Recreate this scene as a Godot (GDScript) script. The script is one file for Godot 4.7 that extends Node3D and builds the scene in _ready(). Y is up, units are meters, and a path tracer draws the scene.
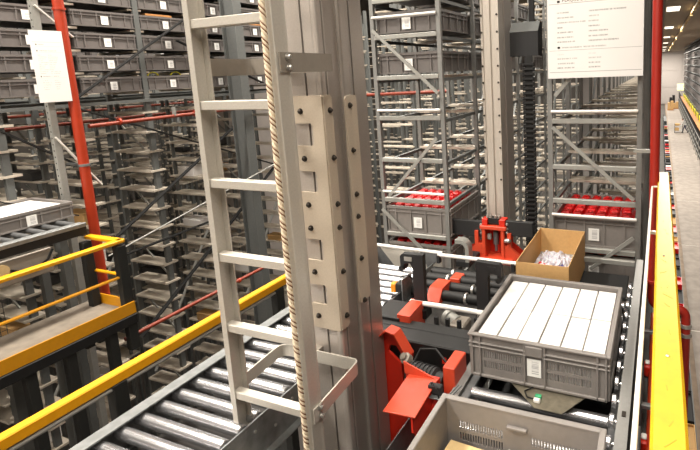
extends Node3D
# ---------------------------------------------------------------- helpers
var M := {}
var used := {}
var rng := RandomNumberGenerator.new()
var noise_fine: NoiseTexture2D
var noise_blotch: NoiseTexture2D
var noise_streak: NoiseTexture2D

func V(x, y, z) -> Vector3:
	return Vector3(x, y, z)

func noise_tex(freq: float, lo: float, hi: float, seed_value: int, octaves := 3) -> NoiseTexture2D:
	var t := NoiseTexture2D.new()
	var n := FastNoiseLite.new()
	n.seed = seed_value
	n.frequency = freq
	n.fractal_octaves = octaves
	t.noise = n
	t.width = 256
	t.height = 256
	t.seamless = true
	var g := Gradient.new()
	g.set_color(0, Color(lo, lo, lo))
	g.set_color(1, Color(hi, hi, hi))
	t.color_ramp = g
	return t

func mat(called: String, c: Color, rough := 0.6, metal := 0.0, tex: Texture2D = null, scale := 2.0) -> StandardMaterial3D:
	var m := StandardMaterial3D.new()
	m.resource_name = called
	m.albedo_color = c
	m.roughness = rough
	m.metallic = metal
	if tex:
		m.albedo_texture = tex
		m.uv1_triplanar = true
		m.uv1_world_triplanar = true
		m.uv1_scale = Vector3.ONE * scale
	M[called] = m
	return m

func glow(called: String, c: Color, energy: float) -> StandardMaterial3D:
	var m := mat(called, c, 0.5)
	m.emission_enabled = true
	m.emission = c
	m.emission_energy_multiplier = energy
	return m

func mb() -> SurfaceTool:
	var st := SurfaceTool.new()
	st.begin(Mesh.PRIMITIVE_TRIANGLES)
	return st

# a convex polygon, turned so that it faces "out"
func face(st: SurfaceTool, p: Array, out: Vector3) -> void:
	var n: Vector3 = (p[1] - p[0]).cross(p[2] - p[0])
	if n.length_squared() < 1e-16 and p.size() > 3:
		n = (p[2] - p[0]).cross(p[3] - p[0])
	n = n.normalized()
	var flip: bool = n.dot(out) < 0.0
	if flip:
		n = -n
	for i in range(1, p.size() - 1):
		var tri: Array = [p[0], p[i], p[i + 1]] if flip else [p[0], p[i + 1], p[i]]
		for v in tri:
			st.set_normal(n)
			st.add_vertex(v)

# box about a centre, with chamfered edges when ch > 0
func box(st: SurfaceTool, c: Vector3, s: Vector3, ch := 0.0, b := Basis()) -> void:
	var h := s * 0.5
	ch = minf(ch, minf(h.x, minf(h.y, h.z)) * 0.9)
	for ax in 3:
		var u := (ax + 1) % 3
		var w := (ax + 2) % 3
		for sg in [-1.0, 1.0]:
			var pts := []
			for k in [[-1, -1], [1, -1], [1, 1], [-1, 1]]:
				var p := Vector3()
				p[ax] = sg * h[ax]
				p[u] = k[0] * (h[u] - ch)
				p[w] = k[1] * (h[w] - ch)
				pts.append(c + b * p)
			var o := Vector3()
			o[ax] = sg
			face(st, pts, b * o)
		if ch > 0.0:
			for s1 in [-1.0, 1.0]:
				for s2 in [-1.0, 1.0]:
					var pts := []
					for k in [[0, -1], [0, 1], [1, 1], [1, -1]]:
						var p := Vector3()
						p[ax] = k[1] * (h[ax] - ch)
						p[u] = s1 * (h[u] - (ch if k[0] == 1 else 0.0))
						p[w] = s2 * (h[w] - (0.0 if k[0] == 1 else ch))
						pts.append(c + b * p)
					var o := Vector3()
					o[u] = s1
					o[w] = s2
					face(st, pts, b * o)
	if ch > 0.0:
		for sx in [-1.0, 1.0]:
			for sy in [-1.0, 1.0]:
				for sz in [-1.0, 1.0]:
					face(st, [c + b * V(sx * h.x, sy * (h.y - ch), sz * (h.z - ch)), c + b * V(sx * (h.x - ch), sy * h.y, sz * (h.z - ch)), c + b * V(sx * (h.x - ch), sy * (h.y - ch), sz * h.z)], b * V(sx, sy, sz))

# box given by two corners
func bx(st: SurfaceTool, a: Vector3, b: Vector3, ch := 0.0) -> void:
	box(st, (a + b) * 0.5, (b - a).abs(), ch)

# box along a segment: w across, h along "up"
func bar(st: SurfaceTool, a: Vector3, b: Vector3, w: float, h: float, up := Vector3.UP, ch := 0.0) -> void:
	var d := (b - a).normalized()
	if absf(d.dot(up)) > 0.99:
		up = Vector3.BACK if absf(d.z) < 0.9 else Vector3.RIGHT
	var r := d.cross(up).normalized()
	var uu := r.cross(d).normalized()
	box(st, (a + b) * 0.5, V(w, h, a.distance_to(b)), ch, Basis(r, uu, -d))

# round tube along points
func tube(st: SurfaceTool, pts: Array, r: float, n := 10, r1 := -1.0) -> void:
	var rings := []
	var norms := []
	var prev := Vector3.ZERO
	for i in pts.size():
		var d: Vector3
		if i == 0:
			d = pts[1] - pts[0]
		elif i == pts.size() - 1:
			d = pts[i] - pts[i - 1]
		else:
			d = (pts[i] - pts[i - 1]).normalized() + (pts[i + 1] - pts[i]).normalized()
		d = d.normalized()
		var side: Vector3
		if i == 0:
			side = d.cross(Vector3.UP if absf(d.y) < 0.9 else Vector3.RIGHT).normalized()
		else:
			side = (prev - d * prev.dot(d)).normalized()
		prev = side
		var up := side.cross(d).normalized()
		var rr: float = r if r1 < 0.0 else lerpf(r, r1, float(i) / (pts.size() - 1))
		var ring := []
		var nn := []
		for k in n:
			var a := TAU * k / n
			var o := side * cos(a) + up * sin(a)
			nn.append(o)
			ring.append(pts[i] + o * rr)
		rings.append(ring)
		norms.append(nn)
	for i in pts.size() - 1:
		for k in n:
			var k2 := (k + 1) % n
			quad_n(st, [rings[i][k], rings[i][k2], rings[i + 1][k2], rings[i + 1][k]], [norms[i][k], norms[i][k2], norms[i + 1][k2], norms[i + 1][k]])
	face(st, rings[0], pts[0] - pts[1])
	face(st, rings[-1], pts[-1] - pts[-2])

func quad_n(st: SurfaceTool, p: Array, n: Array) -> void:
	var g: Vector3 = (p[1] - p[0]).cross(p[2] - p[0]) + (p[2] - p[0]).cross(p[3] - p[0])
	var order := [0, 2, 1, 0, 3, 2] if g.dot(n[0] + n[2]) > 0.0 else [0, 1, 2, 0, 2, 3]
	for i in order:
		st.set_normal(n[i])
		st.add_vertex(p[i])

# lathe about a line through a in direction d: prof = [[radius, along], ...]
func lathe(st: SurfaceTool, a: Vector3, d: Vector3, prof: Array, n := 14) -> void:
	d = d.normalized()
	var side := d.cross(Vector3.UP if absf(d.y) < 0.9 else Vector3.RIGHT).normalized()
	var up := side.cross(d).normalized()
	for i in prof.size() - 1:
		var p0: Array = prof[i]
		var p1: Array = prof[i + 1]
		var slope := Vector2(p1[1] - p0[1], p0[0] - p1[0]).normalized()
		for k in n:
			var a0 := TAU * k / n
			var a1 := TAU * (k + 1) / n
			var o0 := side * cos(a0) + up * sin(a0)
			var o1 := side * cos(a1) + up * sin(a1)
			quad_n(st, [a + d * p0[1] + o0 * p0[0], a + d * p0[1] + o1 * p0[0], a + d * p1[1] + o1 * p1[0], a + d * p1[1] + o0 * p1[0]],
				[o0 * slope.x + d * slope.y, o1 * slope.x + d * slope.y, o1 * slope.x + d * slope.y, o0 * slope.x + d * slope.y])

# extrude a plane outline: axis "x" (points are y,z), "y" (x,z), "z" (x,y)
func prism(st: SurfaceTool, poly: Array, lo: float, hi: float, axis := "z") -> void:
	var pv := PackedVector2Array()
	for p in poly:
		pv.append(Vector2(p[0], p[1]))
	if Geometry2D.is_polygon_clockwise(pv):
		pv.reverse()
	var at := func(p: Vector2, t: float) -> Vector3:
		return V(t, p.x, p.y) if axis == "x" else V(p.x, t, p.y) if axis == "y" else V(p.x, p.y, t)
	var dir: Vector3 = at.call(Vector2.ZERO, 1.0)
	var tri := Geometry2D.triangulate_polygon(pv)
	for i in range(0, tri.size(), 3):
		for t in [lo, hi]:
			face(st, [at.call(pv[tri[i]], t), at.call(pv[tri[i + 1]], t), at.call(pv[tri[i + 2]], t)], dir if t == hi else -dir)
	var ccw := 1.0
	if not Geometry2D.is_polygon_clockwise(pv):
		ccw = 1.0
	for i in pv.size():
		var p: Vector2 = pv[i]
		var q: Vector2 = pv[(i + 1) % pv.size()]
		var e := q - p
		if e.length() < 1e-6:
			continue
		var mid := (p + q) * 0.5
		var nn := Vector2(e.y, -e.x).normalized()
		if Geometry2D.is_point_in_polygon(mid + nn * minf(0.0005, e.length() * 0.2), pv):
			nn = -nn
		var o: Vector3 = at.call(nn, 0.0)
		face(st, [at.call(p, lo), at.call(q, lo), at.call(q, hi), at.call(p, hi)], o * ccw)

func obj(called: String, st: SurfaceTool, m: Material, parent: Node = self) -> MeshInstance3D:
	return inst(called, st.commit(), m, Vector3.ZERO, parent)

func inst(called: String, mesh: Mesh, m: Material, at := Vector3.ZERO, parent: Node = self) -> MeshInstance3D:
	var o := MeshInstance3D.new()
	o.mesh = mesh
	o.material_override = m
	o.position = at
	o.name = numbered(called) if parent == self else called
	o.cast_shadow = GeometryInstance3D.SHADOW_CASTING_SETTING_ON
	parent.add_child(o, true)
	return o

func numbered(called: String) -> String:
	var n: int = used.get(called, 0)
	used[called] = n + 1
	return called if n == 0 else "%s_%03d" % [called, n]

func tag(o: Node, label: String, category := "", group := "", kind := "") -> Node:
	if label: o.set_meta("label", label)
	if category: o.set_meta("category", category)
	if group: o.set_meta("group", group)
	if kind: o.set_meta("kind", kind)
	return o

func thing(called: String, label: String, category: String, at := Vector3.ZERO, group := "") -> Node3D:
	var o := Node3D.new()
	o.name = numbered(called)
	add_child(o)
	o.position = at
	tag(o, label, category, group)
	return o

func copy(src: Node3D, at: Vector3, label := "", group := "") -> Node3D:
	var c: Node3D = src.duplicate()
	var base: String = src.name
	var rx := RegEx.create_from_string("_\\d\\d\\d$")
	c.name = numbered(rx.sub(base, ""))
	add_child(c)
	c.position = at
	if label: c.set_meta("label", label)
	if group: c.set_meta("group", group)
	return c

func struct(called: String, st: SurfaceTool, m: Material) -> MeshInstance3D:
	var o := obj(called, st, m)
	o.set_meta("kind", "structure")
	return o

func part_box(called: String, a: Vector3, b: Vector3, m: Material, parent: Node, ch := 0.0) -> MeshInstance3D:
	var st := mb()
	bx(st, a, b, ch)
	return obj(called, st, m, parent)

func part_bar(called: String, a: Vector3, b: Vector3, w: float, h: float, m: Material, parent: Node, up := Vector3.UP, ch := 0.0) -> MeshInstance3D:
	var st := mb()
	bar(st, a, b, w, h, up, ch)
	return obj(called, st, m, parent)

func part_tube(called: String, pts: Array, r: float, m: Material, parent: Node, n := 12) -> MeshInstance3D:
	var st := mb()
	tube(st, pts, r, n)
	return obj(called, st, m, parent)

func arc(a: Vector3, corner: Vector3, b: Vector3, r: float, n := 6) -> Array:
	var p0 := corner + (a - corner).normalized() * r
	var p1 := corner + (b - corner).normalized() * r
	var out := []
	for i in n + 1:
		var t := float(i) / n
		out.append(p0.lerp(corner, t).lerp(corner.lerp(p1, t), t))
	return out

# ---------------------------------------------------------------- setup
func _ready() -> void:
	rng.seed = 7
	setup_view()
	setup_materials()
	build_lamps()
	build_room()
	build_long_racks()
	build_bay_racks()
	build_lane_bins()
	build_roller_conveyor()
	build_mast_and_ladder()
	build_transfer()
	build_tote_lane()
	build_walkway()
	build_guard_rails()
	build_pipes_and_signs()
	build_aisle()

func setup_view() -> void:
	var cam := Camera3D.new()
	cam.name = "camera"
	cam.projection = Camera3D.PROJECTION_FRUSTUM
	cam.near = 0.05
	cam.far = 300.0
	cam.size = 450.0 / 489.18 * cam.near
	cam.frustum_offset = Vector2((350.0 - 457.72) / 489.18, -(225.0 - 147.30) / 489.18) * cam.near
	cam.position = V(0, 8.5, 0)
	cam.rotation = V(-0.153979, 0.395911, -0.0426684)
	add_child(cam)
	cam.current = true
	var we := WorldEnvironment.new()
	we.name = "world_environment"
	var e := Environment.new()
	e.background_mode = Environment.BG_COLOR
	e.background_color = Color(0.02, 0.02, 0.02)
	e.tonemap_mode = Environment.TONE_MAPPER_LINEAR
	e.tonemap_exposure = 0.82
	e.sdfgi_enabled = true
	e.ssao_enabled = true
	e.ssil_enabled = true
	we.environment = e
	add_child(we)

func setup_materials() -> void:
	noise_fine = noise_tex(0.12, 0.85, 1.0, 3, 2)
	noise_blotch = noise_tex(0.02, 0.84, 1.0, 5, 4)
	noise_streak = noise_tex(0.05, 0.95, 1.0, 9, 3)
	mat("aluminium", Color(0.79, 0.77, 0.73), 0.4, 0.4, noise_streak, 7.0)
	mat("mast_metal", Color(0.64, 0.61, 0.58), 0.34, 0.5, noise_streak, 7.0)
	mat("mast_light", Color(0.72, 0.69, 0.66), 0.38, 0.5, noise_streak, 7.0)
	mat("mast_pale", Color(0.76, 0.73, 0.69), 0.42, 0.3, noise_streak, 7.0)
	mat("cream_steel", Color(0.74, 0.69, 0.62), 0.45, 0.2, noise_streak, 7.0)
	mat("strap_steel", Color(0.56, 0.53, 0.49), 0.5, 0.3, noise_streak, 2.0)
	mat("galvanised", Color(0.56, 0.57, 0.57), 0.42, 0.6, noise_blotch, 3.0)
	mat("galvanised_dark", Color(0.46, 0.465, 0.47), 0.5, 0.5, noise_blotch, 3.0)
	mat("roller_steel", Color(0.76, 0.76, 0.77), 0.22, 0.88, noise_streak, 3.0)
	mat("rack_grey", Color(0.41, 0.42, 0.415), 0.55, 0.25, noise_streak, 2.0)
	mat("rack_mid", Color(0.52, 0.52, 0.51), 0.5, 0.3, noise_streak, 2.0)
	mat("rack_light", Color(0.62, 0.62, 0.60), 0.5, 0.3, noise_streak, 2.0)
	mat("lane_grey", Color(0.56, 0.56, 0.55), 0.45, 0.3, noise_streak, 4.0)
	mat("sheet_metal", Color(0.60, 0.57, 0.50), 0.38, 0.5, noise_blotch, 5.0)
	mat("rack_dark", Color(0.30, 0.31, 0.31), 0.6, 0.2, noise_streak, 2.0)
	mat("shelf_plate", Color(0.80, 0.76, 0.70), 0.6, 0.1, noise_blotch, 1.2)
	mat("tote_grey", Color(0.42, 0.40, 0.39), 0.55, 0.0, noise_streak, 2.0)
	mat("tote_light", Color(0.51, 0.49, 0.475), 0.5, 0.0, noise_streak, 2.0)
	mat("tote_dark", Color(0.25, 0.25, 0.25), 0.6)
	mat("carton_white", Color(0.88, 0.87, 0.86), 0.7, 0.0, noise_tex(0.04, 0.985, 1.0, 12), 3.0)
	mat("white_paint", Color(0.90, 0.89, 0.87), 0.4)
	mat("cardboard", Color(0.81, 0.65, 0.43), 0.8, 0.0, noise_streak, 3.0)
	mat("cardboard_pale", Color(0.83, 0.72, 0.52), 0.85, 0.0, noise_streak, 3.0)
	mat("yellow", Color(0.90, 0.63, 0.06), 0.4, 0.0, noise_streak, 2.0)
	mat("yellow_bright", Color(0.80, 0.62, 0.02), 0.42, 0.0, noise_tex(0.03, 0.9, 1.0, 21, 4), 2.0)
	mat("yellow_deep", Color(0.80, 0.55, 0.05), 0.45, 0.0, noise_streak, 1.5)
	mat("red_pipe", Color(0.64, 0.20, 0.09), 0.38, 0.0, noise_streak, 1.0)
	mat("red_brown", Color(0.50, 0.19, 0.11), 0.45, 0.0, noise_streak, 1.0)  # duller, browner red than the standpipes
	mat("red_pipe_dark", Color(0.62, 0.14, 0.09), 0.4, 0.0, noise_streak, 1.0)
	mat("orange_paint", Color(0.80, 0.28, 0.17), 0.45, 0.0, noise_streak, 2.0)
	mat("red_paint", Color(0.80, 0.16, 0.08), 0.45, 0.0, noise_streak, 2.0)
	mat("crate_red", Color(0.80, 0.05, 0.06), 0.4)
	mat("black", Color(0.045, 0.045, 0.047), 0.6, 0.0)
	mat("brace_black", Color(0.05, 0.05, 0.05), 0.8)
	mat("black_soft", Color(0.10, 0.10, 0.10), 0.7)
	mat("charcoal", Color(0.13, 0.13, 0.135), 0.65, 0.0, noise_streak, 2.0)
	mat("post_dark", Color(0.13, 0.135, 0.13), 0.55, 0.1, noise_streak, 2.0)
	mat("belt", Color(0.20, 0.20, 0.20), 0.85, 0.0, noise_tex(0.3, 0.4, 1.0, 31, 2), 8.0)
	mat("deck", Color(0.52, 0.48, 0.43), 0.85, 0.0, noise_blotch, 1.5)
	mat("deck_dark", Color(0.30, 0.29, 0.28), 0.8, 0.0, noise_fine, 4.0)
	mat("bolt", Color(0.25, 0.23, 0.21), 0.4, 0.7)
	mat("bolt_bright", Color(0.75, 0.74, 0.72), 0.35, 0.8)
	mat("rope_pale", Color(0.88, 0.82, 0.72), 0.9)
	mat("rope_brown", Color(0.45, 0.30, 0.20), 0.9)
	mat("amber", Color(0.95, 0.58, 0.05), 0.3)
	mat("concrete", Color(0.64, 0.60, 0.56), 0.75, 0.0, noise_blotch, 0.35)
	mat("concrete_kerb", Color(0.62, 0.54, 0.46), 0.8, 0.0, noise_blotch, 0.5)
	mat("joint", Color(0.82, 0.79, 0.75), 0.8)
	mat("ground", Color(0.36, 0.34, 0.32), 0.85, 0.0, noise_blotch, 0.4)
	mat("wall_paint", Color(0.76, 0.73, 0.71), 0.8, 0.0, noise_streak, 0.3)
	mat("ceiling_deck", Color(0.66, 0.61, 0.54), 0.8, 0.0, noise_streak, 0.3)
	mat("ceiling_beam", Color(0.76, 0.70, 0.60), 0.7)
	mat("tan_rail", Color(0.66, 0.43, 0.20), 0.6)
	mat("skin", Color(0.75, 0.55, 0.44), 0.6)
	mat("cloth_pale", Color(0.66, 0.64, 0.63), 0.9)
	mat("cloth_dark", Color(0.12, 0.12, 0.15), 0.9)
	mat("plastic_blue", Color(0.35, 0.36, 0.62), 0.3)
	mat("plastic_red", Color(0.75, 0.12, 0.12), 0.35)
	mat("plastic_green", Color(0.20, 0.62, 0.42), 0.4)
	mat("wood", Color(0.72, 0.50, 0.28), 0.75, 0.0, noise_streak, 4.0)
	mat("lid_yellow", Color(0.85, 0.82, 0.10), 0.5)
	glow("lamp_face", Color(1.0, 0.95, 0.87), 3.0)
	glow("day_pane", Color(0.95, 0.98, 0.72), 1.0)
	var film := mat("bag_film", Color(0.76, 0.75, 0.78), 0.3)
	film.subsurf_scatter_enabled = true
	film.subsurf_scatter_strength = 0.1

# ---------------------------------------------------------------- lamps
func ceiling_lamp(at: Vector3, size: Vector2, energy: float, label: String, group: String) -> void:
	var t := thing("ceiling_lamp", label, "lamp", at, group)
	part_box("housing", V(-size.x * 0.5 - 0.02, 0.0, -size.y * 0.5 - 0.02), V(size.x * 0.5 + 0.02, 0.07, size.y * 0.5 + 0.02), M.white_paint, t, 0.008)
	part_box("diffuser", V(-size.x * 0.5, -0.015, -size.y * 0.5), V(size.x * 0.5, 0.0, size.y * 0.5), M.lamp_face, t)
	for s in [-1, 1]:
		part_tube("hanger", [V(0, 0.07, s * size.y * 0.4), V(0, (13.5 if at.y > 12.0 else 11.0) - at.y, s * size.y * 0.4)], 0.006, M.bolt_bright, t, 6)
	var l := AreaLight3D.new()
	l.name = "light"
	l.area_size = size
	l.area_range = 60.0
	l.area_attenuation = 2.0
	l.light_energy = energy
	l.light_color = Color(1.0, 0.968, 0.92)
	l.shadow_enabled = true
	l.position = V(0, -0.02, 0)
	l.rotation = V(-PI / 2, 0, 0)
	t.add_child(l)

func build_lamps() -> void:
	var rows := [[-0.7, "long unseen ceiling lamp hung above the tote conveyor", "lamps above the conveyors", 12.0], [-4.2, "long unseen ceiling lamp hung above the walkway", "lamps above the walkway", 46.0], [-6.8, "long unseen ceiling lamp added between the open racks", "added lamps between the open racks", 18.0]]
	for r in rows:
		for z in [4.5, 1.2, -2.2, -5.6, -9.0, -12.5]:  # rows out of view; those behind the camera and over the racks are added fill
			ceiling_lamp(V(r[0], 13.2, z), Vector2(0.5, 1.8), r[3], r[1], r[2])
	for z in [0.0, -11.0, -23.0, -35.0, -48.0, -62.0, -78.0, -92.0, -104.0]:  # the farthest panel is added to brighten the back wall
		ceiling_lamp(V(0.42, 10.7, z), Vector2(0.5, 1.8), 260.0 if z < -30.0 else 120.0 if z < -15.0 else 45.0 if z < -5.0 else 12.0, "bright ceiling lamp panel above the picking corridor", "lamps above the corridor")

# ---------------------------------------------------------------- room
func build_room() -> void:
	var st := mb()
	bx(st, V(-16, -0.3, -111), V(10, -0.06, 7))
	struct("floor", st, M.ground)
	st = mb()
	bx(st, V(-16, 13.5, -111), V(0.1, 13.8, 7))  # out of view; raised above the corridor so its lamps light more evenly
	struct("ceiling", st, M.ceiling_deck)
	st = mb()
	bx(st, V(0.02, 11.0, -111), V(0.12, 13.5, 7))  # unseen bulkhead, added to close the step up to the raised ceiling
	struct("wall_added_bulkhead", st, M.wall_paint)
	st = mb()
	bx(st, V(0.1, 11.0, -111), V(10, 10.7, 7))
	var ceil := struct("ceiling_corridor", st, M.ceiling_deck)
	for k in 24:
		var z := 2.0 - k * 4.6
		part_box("beam", V(0.1, 10.72, z - 0.16), V(9.9, 11.0, z + 0.16), M.ceiling_beam, ceil)
	st = mb()
	bx(st, V(-16, -0.3, -111.3), V(10, 13.8, -111))
	var wb := struct("wall_back", st, M.wall_paint)
	for k in 6:
		for j in 3:
			part_box("panel", V(-8.0 + k * 3.0 + 0.02, 0.0 + j * 3.4 + 0.03, -111.0), V(-5.0 + k * 3.0 - 0.02, 3.4 + j * 3.4 - 0.03, -110.9), M.wall_paint, wb)
	st = mb()
	bx(st, V(-16, -0.3, 6.7), V(10, 13.8, 7))
	struct("wall_front", st, M.wall_paint)
	st = mb()
	bx(st, V(-16.3, -0.3, -111), V(-16, 13.8, 7))
	struct("wall_left", st, M.ground)
	st = mb()
	bx(st, V(10, -0.3, -111), V(10.3, 10.7, 7))
	struct("wall_right", st, M.wall_paint)
	st = mb()
	bx(st, V(3.1, 2.65, -110.9), V(4.5, 4.1, -110.82))
	var w := struct("window_1", st, M.white_paint)
	part_box("pane", V(3.18, 2.73, -110.82), V(4.42, 4.02, -110.80), M.day_pane, w)
	part_box("mullion", V(3.78, 2.73, -110.80), V(3.83, 4.02, -110.77), M.white_paint, w)
	# corridor floor in cast bays with pale joints
	var cf := Node3D.new()
	cf.name = "floor_corridor"
	cf.set_meta("kind", "structure")
	add_child(cf)
	part_box("joint_bed", V(1.05, -0.06, -110.9), V(3.3, -0.012, 6.5), M.joint, cf)
	for k in 15:
		var z0 := 0.0 - k * 8.1
		if k == 14: break
		part_box("slab", V(1.05, -0.05, z0 - 8.1 + 0.05), V(3.3, 0.0, z0 - 0.05), M.concrete, cf)
	st = mb()
	bx(st, V(0.86, -0.06, -110.9), V(1.05, 0.06, 6.5), 0.01)
	struct("trim_1", st, M.concrete_kerb)

# ---------------------------------------------------------------- totes
# grey stacking tote about its base centre; kind 0 = far and plain
func tote_mesh(w: float, d: float, h: float) -> ArrayMesh:
	var st := mb()
	var t := 0.012
	var x := w * 0.5 - 0.012
	var z := d * 0.5 - 0.012
	bx(st, V(-x, 0.0, -z), V(x, 0.01, z))
	for s in [-1.0, 1.0]:
		bx(st, V(s * x, 0.01, -z), V(s * (x - t), h - 0.002, z))
		bx(st, V(-x + t, 0.01, s * z), V(x - t, h - 0.002, s * (z - t)))
		# rim and the rib under it
		for yy in [[h - 0.022, h], [h - 0.052, h - 0.044], [0.0, 0.012]]:
			bx(st, V(s * (x - 0.001), yy[0], -z - 0.012), V(s * (x + 0.012), yy[1], z + 0.012))
			bx(st, V(-x, yy[0], s * (z - 0.001)), V(x, yy[1], s * (z + 0.012)))
		for f in [-0.97, -0.72, -0.24, 0.24, 0.72, 0.97]:
			bx(st, V(f * x - 0.006, 0.012, s * z), V(f * x + 0.006, h - 0.022, s * (z + 0.010)))
			bx(st, V(s * x, 0.012, f * z - 0.006), V(s * (x + 0.010), h - 0.022, f * z + 0.006))
	return st.commit()

func label_image(seed_value: int) -> ImageTexture:
	var im := Image.create(48, 64, false, Image.FORMAT_RGBA8)
	im.fill(Color(0.93, 0.93, 0.92))
	var r := RandomNumberGenerator.new()
	r.seed = seed_value
	var y := 8
	while y < 54:
		var hh := r.randi_range(1, 3)
		im.fill_rect(Rect2i(16, y, 24, hh), Color(0.66, 0.66, 0.67))
		y += hh + r.randi_range(2, 4)
	return ImageTexture.create_from_image(im)

var label_mat: StandardMaterial3D
var card_mesh: ArrayMesh
var card_mesh_x: ArrayMesh

# a thin card facing +z with its print on the face (u to +x)
func card(w: float, h: float, t := 0.002) -> ArrayMesh:
	var st := mb()
	st.set_uv(Vector2(0.02, 0.02))
	bx(st, V(-w * 0.5, -h * 0.5, -t), V(w * 0.5, h * 0.5, 0.0))
	var p := [V(-w * 0.5, -h * 0.5, 0.0004), V(w * 0.5, -h * 0.5, 0.0004), V(w * 0.5, h * 0.5, 0.0004), V(-w * 0.5, h * 0.5, 0.0004)]
	var uv := [Vector2(0, 1), Vector2(1, 1), Vector2(1, 0), Vector2(0, 0)]
	for i in [0, 2, 1, 0, 3, 2]:
		st.set_normal(Vector3.BACK)
		st.set_uv(uv[i])
		st.add_vertex(p[i])
	return st.commit()

func rack_tote(proto_mesh: Mesh, m: Material, at: Vector3, d: float, w: float, h: float, face_x: bool, label: String, group: String) -> Node3D:
	var t := thing("tote", label, "tote", at, group)
	inst("body", proto_mesh, m, Vector3.ZERO, t)
	var l := inst("label_card", card_mesh, label_mat, Vector3.ZERO, t)
	if face_x:
		l.rotation.y = PI / 2
		l.position = V(w * 0.5 + 0.003, h * 0.42, 0.0)
	else:
		l.position = V(0.0, h * 0.42, d * 0.5 + 0.003)
	return t

# ---------------------------------------------------------------- racks with their face along the depth
func build_long_racks() -> void:
	label_mat = StandardMaterial3D.new()
	label_mat.resource_name = "label_print"
	label_mat.albedo_texture = label_image(4)
	label_mat.roughness = 0.6
	card_mesh = card(0.075, 0.09)
	var plate := BoxMesh.new()
	plate.size = V(0.62, 0.022, 0.19)
	var lip := BoxMesh.new()
	lip.size = V(0.64, 0.022, 0.16)
	var names := ["open steel rack with rows of shelf plates facing the roller conveyor", "second open steel rack standing behind the row of grey totes", "third open steel rack deep in the dark beyond two racks", "fourth open steel rack deep in the dark beyond three racks", "last open steel rack before the side wall of the hall"]
	for r in 5:
		var x0 := -5.6 - r * 1.55
		var zo := -1.09 + (0.36 if r % 2 else 0.0)
		var t := thing("storage_rack", names[r], "rack", V(x0, 0, 0))
		var nb: int = [10, 12, 14, 16, 17][r]
		var zend := zo - nb * 0.72
		var k2 := 0
		while zo - k2 * 1.44 > zend:
			var pz := zo - k2 * 1.44
			part_box("upright", V(-0.045, 0, pz - 0.03), V(0.0, 10.0, pz + 0.03), M.rack_grey, t)
			part_box("upright", V(-0.72, 0, pz - 0.025), V(-0.68, 10.0, pz + 0.025), M.rack_grey, t)
			k2 += 1
		part_box("rail", V(0.0, 8.30, zend), V(0.03, 8.335, -0.5), M.rack_grey, t)
		part_box("rail", V(-0.74, 8.285, zend), V(-0.72, 8.345, -0.5), M.rack_grey, t)
		for k in nb:
			var bz := zo - k * 0.72
			if k % 2 == 1:
				part_box("post", V(-0.10, 0, bz - 0.018), V(-0.07, 8.3, bz + 0.018), M.rack_grey, t)
				part_box("post", V(-0.66, 0, bz - 0.018), V(-0.63, 8.3, bz + 0.018), M.rack_grey, t)
			# empty tiers below, filled tiers above
			for lv in range(17, -6, -1):
				if r >= 2 and lv < 1: continue
				var y := 8.43 - lv * 0.235 - 0.02 + (0.11 if r % 2 and lv > 0 else 0.0)
				if y > 9.9: continue
				inst("shelf_plate", plate if lv > 0 else lip, M.shelf_plate, V(-0.34 + (0.05 if lv > 0 and k % 2 == 0 else 0.0), y, bz), t)
			if r < 2 and k % 2 == 0 and k < 9:
				for j in 5:
					var yb := 8.0 - j * 0.75
					part_bar("brace", V(-0.62, yb, bz - 0.06), V(-0.06, yb - 0.46, bz - 0.06), 0.014, 0.022, M.rack_light, t)
		# bracing in the plane of the back
		for k in 4:
			part_bar("brace", V(-0.75, 4.6, -1.2 - k * 1.44), V(-0.75, 6.6, -2.5 - k * 1.44), 0.012, 0.045, M.rack_light, t, Vector3.RIGHT)
	# filled tiers of the first rack
	var tw := 0.62
	var td := 0.655
	var th := 0.165
	var tm := tote_mesh(tw, td, th)
	var tiers := ["lowest filled tier", "second filled tier", "third filled tier", "fourth filled tier", "fifth filled tier", "top filled tier"]
	for lv in 6:
		for k in 9:
			var zc := -1.45 - k * 0.72
			if zc > -1.9 or (lv < 5 and false): continue
			rack_tote(tm, M.tote_grey, V(-5.6 - 0.315, 8.43 + lv * 0.235 + 0.002, zc), td, tw, th, true, "grey plastic tote with white label on the %s of the long rack" % tiers[lv], "totes on the %s" % tiers[lv])
	# totes in the second rack, behind
	for lv in 5:
		for k in 9:
			var zc := -1.45 - k * 0.72
			zc += 0.36
			if zc > -3.0 or rng.randf() < 0.3: continue
			rack_tote(tm, M.tote_grey, V(-7.15 - 0.315, 8.43 + lv * 0.235 + 0.002, zc), td, tw, th, true, "grey tote in the rack behind the long row of totes", "totes in the second rack")
	# goods lying in or on the totes
	for a in [[-4.27, 3, 0.34, "wood"], [-5.71, 3, 0.44, "wood"], [-3.45, 4, 0.3, "lid_yellow"]]:
		var st := mb()
		var y0: float = 8.43 + a[1] * 0.235 + th + 0.002
		box(st, V(0, 0.014, 0), V(0.10, 0.026, a[2]), 0.004)
		var o := obj("wooden_board" if a[3] == "wood" else "yellow_strip", st, M[a[3]])
		o.position = V(-5.67, y0, a[0])
		if a[3] == "wood":
			tag(o, "pale wooden board lying across the rim of a racked tote", "board", "boards on totes")
		else:
			tag(o, "bright yellow strip lying on top of a racked tote", "strip")
	for a in [-4.12, -4.42, -5.05]:
		var st := mb()
		tube(st, [V(0, 0, -0.07), V(0, 0.028, -0.045), V(0, 0.04, 0), V(0, 0.028, 0.045), V(0, 0, 0.07)], 0.008, 8)
		var o := obj("yellow_hose", st, M.lid_yellow)
		o.position = V(-5.66, 8.43 + th + 0.01, a)
		tag(o, "small loop of yellow hose showing above a tote rim", "hose", "yellow hose loops in totes")
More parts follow.
